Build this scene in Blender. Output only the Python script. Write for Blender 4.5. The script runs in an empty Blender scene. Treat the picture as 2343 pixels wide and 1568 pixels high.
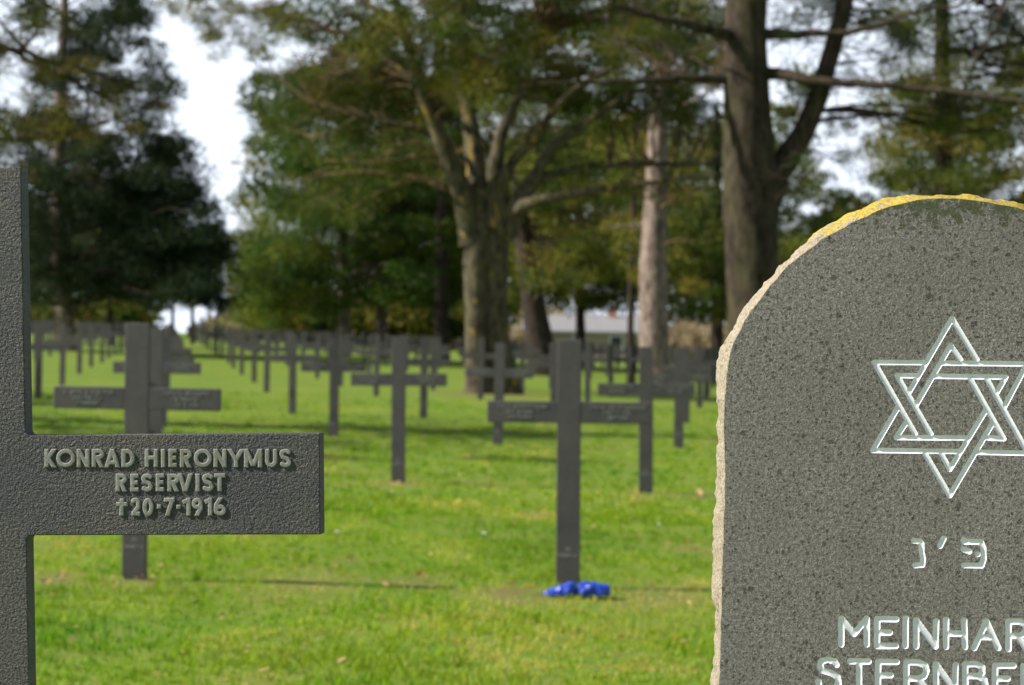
import bpy, bmesh, math, random
import numpy as np
from mathutils import Vector, Matrix, noise as mnoise

# ------------------------------------------------------------------ camera
F = 4962.0                       # focal length in units of a 2342 px wide picture
CX, CY = 1171.0, 784.0
CAM_Z = 1.12
ROLL = math.radians(0.9)
PITCH = 0.0
H_CROSS = 1.15

scene = bpy.context.scene
COL = scene.collection
cam_data = bpy.data.cameras.new('camera')
cam = bpy.data.objects.new('camera', cam_data)
COL.objects.link(cam)
scene.camera = cam
cam_data.sensor_width = 23.6
cam_data.lens = F / 2342.0 * 23.6
cam_data.clip_start = 0.05
cam_data.clip_end = 3000
cam_data.dof.use_dof = True
cam_data.dof.focus_distance = 2.25
cam_data.dof.aperture_fstop = 7.6
cam_data.dof.aperture_blades = 0
RCAM = Matrix.Rotation(math.radians(90) + PITCH, 4, 'X') @ Matrix.Rotation(ROLL, 4, 'Z')
cam.matrix_world = Matrix.Translation((0, 0, CAM_Z)) @ RCAM

# ------------------------------------------------------------------ world + sun
SUN_EL = math.radians(40)
SUN_AZ = math.radians(-96)       # measured from +Y (view direction), negative = left
SUN_DIR = Vector((math.sin(SUN_AZ) * math.cos(SUN_EL), math.cos(SUN_AZ) * math.cos(SUN_EL), math.sin(SUN_EL)))
world = bpy.data.worlds.new('World')
scene.world = world
world.use_nodes = True
wn = world.node_tree
wn.nodes.clear()
sky = wn.nodes.new('ShaderNodeTexSky')
sky.sky_type = 'NISHITA'
sky.sun_disc = False
sky.sun_elevation = SUN_EL
sky.sun_rotation = SUN_AZ
sky.air_density = 1.0
sky.dust_density = 1.6
wtc = wn.nodes.new('ShaderNodeTexCoord')
wmap = wn.nodes.new('ShaderNodeMapping')
wmap.inputs['Scale'].default_value = (1.6, 1.6, 5.0)
wnoise = wn.nodes.new('ShaderNodeTexNoise')
wnoise.inputs['Scale'].default_value = 2.2
wnoise.inputs['Detail'].default_value = 7
wnoise.inputs['Roughness'].default_value = 0.55
wramp = wn.nodes.new('ShaderNodeValToRGB')
wramp.color_ramp.elements[0].position = 0.36
wramp.color_ramp.elements[1].position = 0.58
wmix = wn.nodes.new('ShaderNodeMix')
wmix.data_type = 'RGBA'
wmix.inputs['B'].default_value = (13.0, 14.2, 16.2, 1)
bg = wn.nodes.new('ShaderNodeBackground')
bg.inputs['Strength'].default_value = 0.05
wout = wn.nodes.new('ShaderNodeOutputWorld')
wn.links.new(wtc.outputs['Generated'], wmap.inputs['Vector'])
wn.links.new(wmap.outputs['Vector'], wnoise.inputs['Vector'])
wsep = wn.nodes.new('ShaderNodeSeparateXYZ')
wn.links.new(wtc.outputs['Generated'], wsep.inputs[0])
wmr = wn.nodes.new('ShaderNodeMapRange')
wmr.inputs['From Min'].default_value = 0.05
wmr.inputs['From Max'].default_value = 0.55
wmr.inputs['To Min'].default_value = 0.14
wmr.inputs['To Max'].default_value = -0.30
wn.links.new(wsep.outputs['Z'], wmr.inputs['Value'])
wadd = wn.nodes.new('ShaderNodeMath')
wadd.operation = 'ADD'
wn.links.new(wnoise.outputs['Fac'], wadd.inputs[0])
wn.links.new(wmr.outputs[0], wadd.inputs[1])
wn.links.new(wadd.outputs[0], wramp.inputs['Fac'])
wn.links.new(wramp.outputs['Color'], wmix.inputs['Factor'])
wn.links.new(sky.outputs['Color'], wmix.inputs['A'])
wn.links.new(wmix.outputs['Result'], bg.inputs['Color'])
wn.links.new(bg.outputs['Background'], wout.inputs['Surface'])

sun_data = bpy.data.lights.new('sun', 'SUN')
sun_data.energy = 5.0
sun_data.angle = math.radians(0.6)
sun_data.color = (1.0, 0.94, 0.84)
sun = bpy.data.objects.new('sun', sun_data)
COL.objects.link(sun)
sun.rotation_euler = (-SUN_DIR).to_track_quat('-Z', 'Y').to_euler()
sun.location = (-10, 0, 20)

scene.view_settings.view_transform = 'Standard'
scene.view_settings.look = 'None'
scene.view_settings.gamma = 1
scene.view_settings.use_curve_mapping = False
scene.view_settings.exposure = 0.8
try:
    scene.render.engine = 'CYCLES'
    scene.cycles.use_denoising = True
    scene.cycles.max_bounces = 6
    scene.cycles.transmission_bounces = 4
    scene.cycles.diffuse_bounces = 3
    scene.cycles.sample_clamp_indirect = 6
except Exception:
    pass

# ------------------------------------------------------------------ helpers
rng = np.random.default_rng(7)
random.seed(7)
R3 = np.array(RCAM.to_3x3())
CAMP = np.array([0, 0, CAM_Z])


def ray(u, v):
    return R3 @ np.array([(u - CX) / F, -(v - CY) / F, -1.0])


def at(u, v, d):
    return CAMP + ray(u, v) * d


def tag(o, label=None, cat=None, group=None, kind=None):
    if label: o['label'] = label
    if cat: o['category'] = cat
    if group: o['group'] = group
    if kind: o['kind'] = kind
    return o


def empty(name, loc=(0, 0, 0), rz=0.0):
    o = bpy.data.objects.new(name, None)
    COL.objects.link(o)
    o.location = loc
    o.rotation_euler = (0, 0, rz)
    o.empty_display_size = 0.2
    return o


def link_mesh(name, me, mat, parent=None):
    if mat is not None and len(me.materials) == 0:
        me.materials.append(mat)
    o = bpy.data.objects.new(name, me)
    COL.objects.link(o)
    if parent is not None:
        o.parent = parent
    return o


def np_mesh(name, V, T, smooth=False, tint=None, tint_name='tint'):
    """V (n,3), T (m,k) with k = 3 or 4"""
    V = np.asarray(V, dtype=np.float32)
    T = np.asarray(T, dtype=np.int32)
    me = bpy.data.meshes.new(name)
    k = T.shape[1]
    me.vertices.add(len(V))
    me.vertices.foreach_set('co', V.ravel())
    me.loops.add(T.size)
    me.loops.foreach_set('vertex_index', T.ravel())
    me.polygons.add(len(T))
    me.polygons.foreach_set('loop_start', np.arange(0, T.size, k, dtype=np.int32))
    me.polygons.foreach_set('loop_total', np.full(len(T), k, dtype=np.int32))
    if smooth:
        me.polygons.foreach_set('use_smooth', np.ones(len(T), dtype=bool))
    if tint is not None:
        a = me.attributes.new(tint_name, 'FLOAT', 'POINT')
        a.data.foreach_set('value', np.asarray(tint, dtype=np.float32))
    me.update(calc_edges=True)
    me.validate()
    return me


def py_mesh(name, V, Fc, smooth=False):
    me = bpy.data.meshes.new(name)
    me.from_pydata([tuple(v) for v in V], [], [tuple(f) for f in Fc])
    me.update()
    if smooth:
        for p in me.polygons:
            p.use_smooth = True
    return me


class Tubes:
    """collects tapered tubes into one mesh"""
    def __init__(self):
        self.V, self.Fq, self.n = [], [], 0

    def add(self, pts, rad, seg=8, rough=0.0, flare=0.0):
        pts = np.asarray(pts, float)
        rad = np.asarray(rad, float)
        m = len(pts)
        tan = np.gradient(pts, axis=0)
        tan /= np.linalg.norm(tan, axis=1)[:, None] + 1e-9
        up = np.array([0.0, 1.0, 0.0]) if abs(tan[0][1]) < 0.9 else np.array([1.0, 0, 0])
        rows = []
        ang = np.linspace(0, 2 * math.pi, seg, endpoint=False)
        ph = rng.uniform(0, 6.28, 3)
        for i in range(m):
            a = np.cross(tan[i], up); a /= np.linalg.norm(a) + 1e-9
            b = np.cross(tan[i], a)
            rr = rad[i] * (1 + rough * (np.sin(ang * 3 + ph[0] + i * .35) * .5 + np.sin(ang * 5 + ph[1] - i * .6) * .35
                                        + rng.uniform(-.5, .5, seg)))
            rows.append(pts[i] + np.outer(np.cos(ang) * rr, a) + np.outer(np.sin(ang) * rr, b))
        self.V.append(np.vstack(rows))
        i0 = np.arange(m - 1)[:, None] * seg
        j = np.arange(seg)[None, :]
        j2 = (j + 1) % seg
        q = np.stack([i0 + j, i0 + j2, i0 + seg + j2, i0 + seg + j], -1).reshape(-1, 4) + self.n
        self.Fq.append(q)
        self.n += m * seg

    def mesh(self, name):
        return np_mesh(name, np.vstack(self.V), np.vstack(self.Fq), smooth=True)


def resample(pts, n):
    pts = np.asarray(pts, float)
    s = np.r_[0, np.cumsum(np.linalg.norm(np.diff(pts, axis=0), axis=1))]
    t = np.linspace(0, s[-1], n)
    # smooth (Catmull-Rom like) by interpolating with a cubic on chord length
    out = np.stack([np.interp(t, s, pts[:, k]) for k in range(pts.shape[1])], 1)
    for _ in range(2):
        out[1:-1] = out[1:-1] * .5 + (out[:-2] + out[2:]) * .25
    return out


# ------------------------------------------------------------------ materials
def new_mat(name):
    m = bpy.data.materials.new(name)
    m.use_nodes = True
    nt = m.node_tree
    return m, nt, nt.nodes['Principled BSDF'], nt.nodes['Material Output']


def N(nt, typ, **kw):
    n = nt.nodes.new(typ)
    for k, v in kw.items():
        if k in n.inputs.keys():
            n.inputs[k].default_value = v
        else:
            setattr(n, k, v)
    return n


def ramp(nt, src, stops, interp='LINEAR'):
    r = nt.nodes.new('ShaderNodeValToRGB')
    r.color_ramp.interpolation = interp
    els = r.color_ramp.elements
    while len(els) < len(stops):
        els.new(0.5)
    for e, (p, c) in zip(els, stops):
        e.position = p
        e.color = (c, c, c, 1) if isinstance(c, (int, float)) else (*c, 1)
    nt.links.new(src, r.inputs['Fac'])
    return r.outputs['Color']


def mixc(nt, fac, a, b, mode='MIX'):
    m = nt.nodes.new('ShaderNodeMix')
    m.data_type = 'RGBA'
    m.blend_type = mode
    for s, v in (('Factor', fac), ('A', a), ('B', b)):
        if isinstance(v, (int, float)):
            m.inputs[s].default_value = v
        elif isinstance(v, tuple):
            m.inputs[s].default_value = (*v, 1)
        else:
            nt.links.new(v, m.inputs[s])
    return m.outputs['Result']


def coords(nt, scale=(1, 1, 1), kind='Object'):
    tc = nt.nodes.new('ShaderNodeTexCoord')
    mp = nt.nodes.new('ShaderNodeMapping')
    mp.inputs['Scale'].default_value = scale
    nt.links.new(tc.outputs[kind], mp.inputs['Vector'])
    return mp.outputs['Vector']


def noise_tex(nt, vec, scale, detail=4, rough=.55):
    n = N(nt, 'ShaderNodeTexNoise', Scale=scale, Detail=detail, Roughness=rough)
    nt.links.new(vec, n.inputs['Vector'])
    return n.outputs['Fac']


def math_n(nt, op, a, b=None):
    m = nt.nodes.new('ShaderNodeMath')
    m.operation = op
    for i, v in enumerate((a, b)):
        if v is None: continue
        if isinstance(v, (int, float)): m.inputs[i].default_value = v
        else: nt.links.new(v, m.inputs[i])
    return m.outputs[0]


def bump(nt, h, strength, dist, normal=None):
    b = N(nt, 'ShaderNodeBump', Strength=strength, Distance=dist)
    nt.links.new(h, b.inputs['Height'])
    if normal is not None:
        nt.links.new(normal, b.inputs['Normal'])
    return b.outputs['Normal']


def mat_cast_metal(near=True):
    m, nt, b, out = new_mat('cast_metal_near' if near else 'cast_metal')
    v = coords(nt)
    if near:
        g1 = noise_tex(nt, v, 480, 2, .75)
        g2 = noise_tex(nt, v, 260, 3, .65)
        big = noise_tex(nt, v, 9, 4, .6)
        mid = noise_tex(nt, v, 45, 4, .65)
        c = mixc(nt, ramp(nt, g1, [(.38, 0.0), (.66, 1.0)]), (.018, .019, .021), (.135, .128, .118))
        c = mixc(nt, ramp(nt, big, [(.42, 0.0), (.62, .6)]), c, (.026, .033, .048))
        c = mixc(nt, ramp(nt, mid, [(.5, 0.0), (.75, .35)]), c, (.085, .078, .055))
        c = mixc(nt, ramp(nt, noise_tex(nt, v, 14, 5, .7), [(.62, 0.0), (.76, .35)]), c, (.07, .075, .03))
        nt.links.new(c, b.inputs['Base Color'])
        n1 = bump(nt, g2, 1.0, .0024)
        n2 = bump(nt, g1, 1.0, .0014, n1)
        nt.links.new(n2, b.inputs['Normal'])
        b.inputs['Roughness'].default_value = .62
        b.inputs['Specular IOR Level'].default_value = .45
    else:
        oi = nt.nodes.new('ShaderNodeObjectInfo')
        g = noise_tex(nt, v, 60, 4, .6)
        big = noise_tex(nt, v, 5, 3, .6)
        c = mixc(nt, ramp(nt, big, [(.3, 0.0), (.7, 1.0)]), (.031, .032, .038), (.070, .064, .057))
        c = mixc(nt, ramp(nt, g, [(.4, 0.0), (.75, .4)]), c, (.10, .095, .08))
        nt.links.new(c, b.inputs['Base Color'])
        nt.links.new(bump(nt, noise_tex(nt, v, 300, 3, .6), .6, .002), b.inputs['Normal'])
        b.inputs['Roughness'].default_value = .6
    return m


def mat_letter_metal():
    m, nt, b, out = new_mat('worn_raised_metal')
    v = coords(nt)
    g1 = noise_tex(nt, v, 420, 3, .6)
    mid = noise_tex(nt, v, 35, 4, .6)
    c = mixc(nt, ramp(nt, g1, [(.3, 0.0), (.7, 1.0)]), (.17, .175, .165), (.30, .305, .285))
    c = mixc(nt, ramp(nt, mid, [(.5, 0.0), (.72, .6)]), c, (.15, .135, .06))
    nt.links.new(c, b.inputs['Base Color'])
    nt.links.new(bump(nt, g1, .4, .0006), b.inputs['Normal'])
    b.inputs['Roughness'].default_value = .6
    return m


def mat_stone_face():
    m, nt, b, out = new_mat('grey_tuff_stone')
    v = coords(nt)
    fine = noise_tex(nt, v, 520, 3, .8)
    med = noise_tex(nt, v, 230, 4, .75)
    big = noise_tex(nt, v, 7, 5, .6)
    c = mixc(nt, ramp(nt, fine, [(.36, 0.0), (.66, 1.0)]), (.098, .089, .086), (.50, .462, .445))
    c = mixc(nt, ramp(nt, med, [(.40, .8), (.58, 0.0)]), c, (.105, .097, .089))
    c = mixc(nt, ramp(nt, med, [(.55, 0.0), (.75, .6)]), c, (.36, .355, .33))
    c = mixc(nt, ramp(nt, big, [(.35, 0.0), (.7, .40)]), c, (.13, .125, .105))
    c = mixc(nt, ramp(nt, noise_tex(nt, coords(nt, (1, 1, .25)), 16, 4, .6), [(.50, 0.0), (.75, .3)]), c, (.14, .130, .11))
    for sc, th, wt in ((300, 1.15, .75), (170, .85, .7), (85, .50, .6), (34, .40, .5)):
        vo = N(nt, 'ShaderNodeTexVoronoi', Scale=float(sc), Randomness=1.0)
        wv = nt.nodes.new('ShaderNodeVectorMath'); wv.operation = 'MULTIPLY_ADD'
        nz = N(nt, 'ShaderNodeTexNoise', Scale=float(sc) * 2.2, Detail=2.0)
        nt.links.new(v, nz.inputs['Vector'])
        nt.links.new(nz.outputs['Color'], wv.inputs[0])
        wv.inputs[1].default_value = (.5 / sc,) * 3
        nt.links.new(v, wv.inputs[2])
        nt.links.new(wv.outputs[0], vo.inputs['Vector'])
        sel = nt.nodes.new('ShaderNodeSeparateColor')
        nt.links.new(vo.outputs['Color'], sel.inputs[0])
        rad = math_n(nt, 'MULTIPLY', math_n(nt, 'POWER', sel.outputs[0], 2.0), th * .9)
        rad = math_n(nt, 'MULTIPLY', rad, sel.outputs[1])
        d = math_n(nt, 'SUBTRACT', rad, vo.outputs['Distance'])
        f = ramp(nt, d, [(0.0, 0.0), (.05, wt)])
        c = mixc(nt, f, c, (.035, .036, .034))
    # pale flecks
    vo = N(nt, 'ShaderNodeTexVoronoi', Scale=95.0)
    nt.links.new(v, vo.inputs['Vector'])
    c = mixc(nt, ramp(nt, vo.outputs['Distance'], [(.045, .5), (.10, 0.0)]), c, (.42, .42, .38))
    tz = nt.nodes.new('ShaderNodeTexCoord'); sz = nt.nodes.new('ShaderNodeSeparateXYZ')
    nt.links.new(tz.outputs['Object'], sz.inputs[0])
    mz = N(nt, 'ShaderNodeMapRange')
    for k_, v_ in (('From Min', 1.20), ('From Max', 1.275), ('To Min', -.30), ('To Max', .12)):
        mz.inputs[k_].default_value = v_
    nt.links.new(sz.outputs['Z'], mz.inputs['Value'])
    mossf = math_n(nt, 'ADD', noise_tex(nt, v, 70, 6, .75), mz.outputs[0])
    c = mixc(nt, ramp(nt, mossf, [(.54, 0.0), (.60, .85)]), c, (.055, .068, .022))
    # pale rain streaks and grime with shapes of their own
    stv = coords(nt, (1, 1, .12))
    c = mixc(nt, ramp(nt, noise_tex(nt, stv, 22, 3, .6), [(.58, 0.0), (.76, .15)]), c, (.33, .31, .29))
    # a few crumbs of yellow lichen
    ly = math_n(nt, 'MULTIPLY', ramp(nt, noise_tex(nt, v, 55, 2, .5), [(.735, 0.0), (.77, 1.0)]), ramp(nt, noise_tex(nt, v, 6, 2, .5), [(.5, 0.0), (.58, 1.0)]))
    c = mixc(nt, ly, c, (.30, .26, .04))
    nt.links.new(c, b.inputs['Base Color'])
    n1 = bump(nt, med, .8, .0016)
    n2 = bump(nt, fine, .8, .0010, n1)
    nt.links.new(n2, b.inputs['Normal'])
    b.inputs['Roughness'].default_value = .8
    return m


def mat_stone_edge():
    m, nt, b, out = new_mat('rough_stone_edge_with_lichen')
    v = coords(nt)
    fine = noise_tex(nt, v, 380, 4, .7)
    c = mixc(nt, ramp(nt, fine, [(.3, 0.0), (.7, 1.0)]), (.15, .125, .09), (.42, .36, .27))
    c = mixc(nt, ramp(nt, noise_tex(nt, v, 140, 3, .6), [(.28, .8), (.42, 0.0)]), c, (.09, .075, .055))
    # lichen settles on the upward parts near the top
    tc = nt.nodes.new('ShaderNodeTexCoord')
    sep = nt.nodes.new('ShaderNodeSeparateXYZ')
    nt.links.new(tc.outputs['Object'], sep.inputs[0])
    hz = N(nt, 'ShaderNodeMapRange')
    hz.inputs['From Min'].default_value = 1.13
    hz.inputs['From Max'].default_value = 1.27
    hz.inputs['To Min'].default_value = -.16
    hz.inputs['To Max'].default_value = .10
    nt.links.new(sep.outputs['Z'], hz.inputs['Value'])
    ln = math_n(nt, 'ADD', math_n(nt, 'MULTIPLY', math_n(nt, 'ADD', noise_tex(nt, v, 45, 4, .7), noise_tex(nt, v, 190, 4, .7)), .5), hz.outputs[0])
    f = ramp(nt, ln, [(.545, 0.0), (.575, .9)])
    lc = mixc(nt, ramp(nt, fine, [(.3, 0.0), (.7, 1.0)]), (.20, .14, .015), (.58, .44, .02))
    c = mixc(nt, f, c, lc)
    mo = math_n(nt, 'ADD', noise_tex(nt, v, 30, 5, .7), math_n(nt, 'MULTIPLY', hz.outputs[0], .35))
    c = mixc(nt, ramp(nt, mo, [(.66, 0.0), (.72, .9)]), c, (.06, .08, .03))
    nt.links.new(c, b.inputs['Base Color'])
    n1 = bump(nt, noise_tex(nt, v, 140, 5, .7), .8, .003)
    n2 = bump(nt, fine, .7, .001, n1)
    nt.links.new(n2, b.inputs['Normal'])
    b.inputs['Roughness'].default_value = .9
    return m


def mat_paint():
    m, nt, b, out = new_mat('pale_blue_white_paint')
    v = coords(nt)
    g = noise_tex(nt, v, 160, 4, .7)
    c = mixc(nt, ramp(nt, g, [(.35, 0.0), (.7, 1.0)]), (.77, .79, .90), (.92, .92, .98))
    c = mixc(nt, ramp(nt, noise_tex(nt, v, 300, 3, .7), [(.66, 0.0), (.74, .45)]), c, (.22, .26, .24))
    nt.links.new(c, b.inputs['Base Color'])
    nt.links.new(bump(nt, noise_tex(nt, v, 420, 3, .6), .25, .0005), b.inputs['Normal'])
    b.inputs['Roughness'].default_value = .6
    return m


def mat_ground():
    m, nt, b, out = new_mat('lawn_soil')
    v = coords(nt, kind='Object')
    n1 = noise_tex(nt, v, .55, 5, .6)
    n2 = noise_tex(nt, v, 3.0, 5, .65)
    n3 = noise_tex(nt, v, 40, 4, .7)
    c = mixc(nt, ramp(nt, n1, [(.35, 0.0), (.65, 1.0)]), (.075, .170, .005), (.16, .225, .015))
    c = mixc(nt, ramp(nt, n2, [(.40, 0.0), (.66, .8)]), c, (.17, .19, .04))
    c = mixc(nt, ramp(nt, n3, [(.3, .6), (.55, 0.0)]), c, (.045, .09, .008))
    at_ = nt.nodes.new('ShaderNodeAttribute'); at_.attribute_name = 'bare'
    bn = math_n(nt, 'MULTIPLY', at_.outputs['Fac'], ramp(nt, noise_tex(nt, v, 9, 5, .7), [(.35, .0), (.6, 1.0)]))
    soil = mixc(nt, n3, (.08, .05, .025), (.24, .16, .08))
    c = mixc(nt, bn, c, soil)
    nt.links.new(c, b.inputs['Base Color'])
    nt.links.new(bump(nt, n3, .5, .02), b.inputs['Normal'])
    b.inputs['Roughness'].default_value = .9
    b.inputs['Specular IOR Level'].default_value = .2
    return m


def mat_leafy(name, stops, trans=.45, rough=.5, trans_gain=1.35, spec=.35, patch=None):
    """diffuse + translucent thin leaf; per-blade tint picks the colour"""
    m, nt, b, out = new_mat(name)
    a = nt.nodes.new('ShaderNodeAttribute'); a.attribute_name = 'tint'
    c = ramp(nt, a.outputs['Fac'], stops)
    if patch:
        v = coords(nt)
        pn = noise_tex(nt, v, patch[0], 4, .6)
        c = mixc(nt, ramp(nt, pn, [(.38, 0.0), (.64, patch[2])]), c, patch[1])
    nt.links.new(c, b.inputs['Base Color'])
    b.inputs['Roughness'].default_value = rough
    b.inputs['Specular IOR Level'].default_value = spec
    tr = nt.nodes.new('ShaderNodeBsdfTranslucent')
    tc_ = mixc(nt, 1.0, c, (trans_gain, trans_gain * 1.02, trans_gain * .7), 'MULTIPLY')
    nt.links.new(tc_, tr.inputs['Color'])
    mx = nt.nodes.new('ShaderNodeMixShader')
    mx.inputs[0].default_value = trans
    nt.links.new(b.outputs[0], mx.inputs[1])
    nt.links.new(tr.outputs[0], mx.inputs[2])
    nt.links.new(mx.outputs[0], out.inputs['Surface'])
    return m


def mat_bark(name, dark, light, moss=.0, lich=.0, zs=.35):
    m, nt, b, out = new_mat(name)
    v = coords(nt, (1, 1, zs))
    n1 = noise_tex(nt, v, 9, 6, .7)
    n2 = noise_tex(nt, v, 2.2, 4, .6)
    c = mixc(nt, ramp(nt, n1, [(.35, 0.0), (.62, 1.0)]), dark, light)
    if moss:
        c = mixc(nt, ramp(nt, n2, [(.45, 0.0), (.62, moss)]), c, (.085, .10, .022))
    if lich:
        c = mixc(nt, ramp(nt, noise_tex(nt, v, 5.5, 4, .6), [(.60, 0.0), (.68, lich)]), c, (.45, .30, .03))
    nt.links.new(c, b.inputs['Base Color'])
    nt.links.new(bump(nt, n1, .9, .04), b.inputs['Normal'])
    b.inputs['Roughness'].default_value = .9
    b.inputs['Specular IOR Level'].default_value = .15
    return m


def mat_plain(name, col, rough=.8, var=.25, scale=6, spec=.3):
    m, nt, b, out = new_mat(name)
    v = coords(nt)
    n = noise_tex(nt, v, scale, 4, .6)
    c = mixc(nt, n, tuple(x * (1 - var) for x in col), tuple(min(1, x * (1 + var)) for x in col))
    nt.links.new(c, b.inputs['Base Color'])
    b.inputs['Roughness'].default_value = rough
    b.inputs['Specular IOR Level'].default_value = spec
    return m


M_NEAR = mat_cast_metal(True)
M_METAL = mat_cast_metal(False)
M_LET = mat_letter_metal()
M_FACE = mat_stone_face()
M_EDGE = mat_stone_edge()
M_PAINT = mat_paint()
M_GROUND = mat_ground()
M_GRASS = mat_leafy('grass_blades', [(0, (.045, .145, .003)), (.42, (.130, .270, .004)), (.78, (.275, .365, .016)), (1, (.52, .40, .15))],
                    trans=.45, rough=.5, trans_gain=1.6, spec=.22, patch=(.9, (.21, .26, .018), .55))
M_DRY = mat_leafy('dry_leaf', [(0, (.30, .14, .05)), (1, (.50, .34, .18))], trans=.3, rough=.6)
M_PINE = mat_leafy('pine_needles', [(0, (.012, .030, .006)), (.45, (.044, .068, .010)), (.8, (.130, .136, .018)), (1, (.18, .135, .028))], trans=.28, rough=.6, spec=.12, trans_gain=1.5)
M_PINE_GREEN = mat_leafy('green_pine_needles', [(0, (.020, .054, .010)), (.5, (.058, .105, .018)), (1, (.155, .165, .030))], trans=.35, rough=.6, spec=.12, trans_gain=1.4)
M_PINE_DARK = mat_leafy('dark_pine_needles', [(0, (.012, .026, .014)), (.7, (.028, .042, .018)), (1, (.060, .060, .022))], trans=.25, rough=.7, spec=.08)
M_BROWN = mat_leafy('brown_hedge_leaves', [(0, (.22, .17, .11)), (.6, (.36, .29, .19)), (1, (.24, .25, .10))], trans=.3, rough=.7)
M_BARK_OAK = mat_bark('mossy_grey_bark', (.014, .011, .008), (.135, .113, .078), moss=.2, lich=.7)
M_BARK_BIG = mat_bark('furrowed_brown_bark', (.009, .007, .005), (.070, .053, .040), moss=.18)
M_BARK_PINK = mat_bark('pinkish_pine_bark', (.05, .036, .030), (.33, .255, .22))
M_BARK_DARK = mat_bark('dark_bark', (.014, .010, .008), (.06, .045, .036))
M_TWIG = mat_bark('brown_twig_bark', (.045, .030, .016), (.17, .115, .060), lich=.25)

# ------------------------------------------------------------------ terrain
TH = math.radians(6.0)            # the rows of graves run slightly askew to the camera
meas = [(305, 738, 1325), (354, 750, 1060), (910, 770, 1104), (763, 778, 1004), (668, 765, 948), (1298, 778, 1345),
        (1477, 795, 1130), (1138, 782, 1015), (1552, 800, 1027)]
ctrl = []
for (u, t, b_) in meas:
    d = F * H_CROSS / (b_ - t)
    ctrl.append(at(u, b_, d))
for (u, b_, d) in ((60, 790, 100), (450, 799, 100), (1000, 826, 100), (1550, 851, 100), (2200, 880, 100), (1115, 900, 46), (1508, 908, 50),
                   (300, 855, 50), (700, 880, 50), (-400, 870, 40)):
    ctrl.append(at(u, b_, d))
ctrl += [np.array([0, 0, 0.0]), np.array([2.5, 2, -.03]), np.array([-2.5, 2, .03])]
ctrl = np.array(ctrl)


def basis(x, y):
    return np.stack([np.ones_like(x), x, y, x * y / 40.0], -1)


_A = basis(ctrl[:, 0], ctrl[:, 1])
_coef, *_ = np.linalg.lstsq(_A, ctrl[:, 2], rcond=None)
_res = ctrl[:, 2] - _A @ _coef
_sig = 2.0 + ctrl[:, 1] * .12
_K = np.exp(-((ctrl[:, None, 0] - ctrl[None, :, 0]) ** 2 + (ctrl[:, None, 1] - ctrl[None, :, 1]) ** 2) / (2 * _sig[None, :] ** 2))
_w = np.linalg.solve(_K + np.eye(len(ctrl)) * .08, _res)


def zg(x, y):
    x = np.atleast_1d(np.asarray(x, float)); y = np.atleast_1d(np.asarray(y, float))
    yc = np.clip(y, -5, 120)
    xc = np.clip(x, -60, 60)
    z = basis(xc, yc) @ _coef
    for k in range(len(ctrl)):
        z = z + _w[k] * np.exp(-((x - ctrl[k, 0]) ** 2 + (y - ctrl[k, 1]) ** 2) / (2 * _sig[k] ** 2))
    return z


def zg1(x, y):
    return float(zg(x, y)[0])


BARE = []                          # (x, y, radius across, radius along, strength)
def bare_px(u, v, ru, s=.9, ry=2.2):
    d = 10.0
    for _ in range(30):
        p = at(u, v, d); z = zg1(p[0], p[1])
        d *= max(.7, min(1.4, (CAM_Z - z) / max(1e-3, (CAM_Z - p[2]))))
    p = at(u, v, d)
    BARE.append((p[0], p[1], 1.25 * ru / F * d, 1.4 * ru / F * d * ry, min(1, s * 1.15)))


def ground_at(u, v):
    d = 10.0
    for _ in range(30):
        p = at(u, v, d); z = zg1(p[0], p[1])
        d *= max(.7, min(1.4, (CAM_Z - z) / max(1e-3, (CAM_Z - p[2]))))
    return at(u, v, d), d


for a in ((1600, 1137, 45, .9, 1.2), (1575, 1256, 55, .9, 1.2), (950, 1332, 60, .8, 1.6), (1180, 1362, 75, .9, 2.0), (300, 1333, 60, .7, 2), (1640, 1008, 30, .9, 2), (905, 1108, 50, .7, 2),
          (680, 1345, 120, .5, 2), (1500, 1362, 90, .6, 2), (120, 1325, 50, .9, 2), (790, 1285, 35, .5, 2), (1476, 1135, 30, .6, 2), (1120, 903, 90, .9, 3), (1080, 1102, 40, .5, 1.5),
          (1240, 1180, 40, .4, 2), (600, 1555, 60, .5, 1.2), (1560, 925, 50, .5, 2)):
    bare_px(*a)


def bare(x, y):
    f = np.zeros_like(x)
    for (bx, by, rx, ry, s) in BARE:
        f = np.maximum(f, s * np.exp(-(((x - bx) / rx) ** 2 + ((y - by) / ry) ** 2)))
    return f


xs = np.unique(np.r_[np.linspace(-600, -60, 14), np.linspace(-60, -12, 33), np.linspace(-12, 12, 121), np.linspace(12, 60, 33), np.linspace(60, 600, 14)])
ys = np.unique(np.r_[np.linspace(-40, 0, 12), np.linspace(0, 30, 151), np.linspace(30, 130, 101), np.linspace(130, 1500, 30)])
GX, GY = np.meshgrid(xs, ys)
GZ = zg(GX.ravel(), GY.ravel())
nx, ny = len(xs), len(ys)
ii = (np.arange(ny - 1)[:, None] * nx + np.arange(nx - 1)[None, :]).ravel()
gq = np.stack([ii, ii + 1, ii + nx + 1, ii + nx], -1)
gm = np_mesh('ground', np.stack([GX.ravel(), GY.ravel(), GZ], -1), gq, smooth=True, tint=bare(GX.ravel(), GY.ravel()), tint_name='bare')
ground = tag(link_mesh('ground', gm, M_GROUND), kind='structure')

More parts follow.
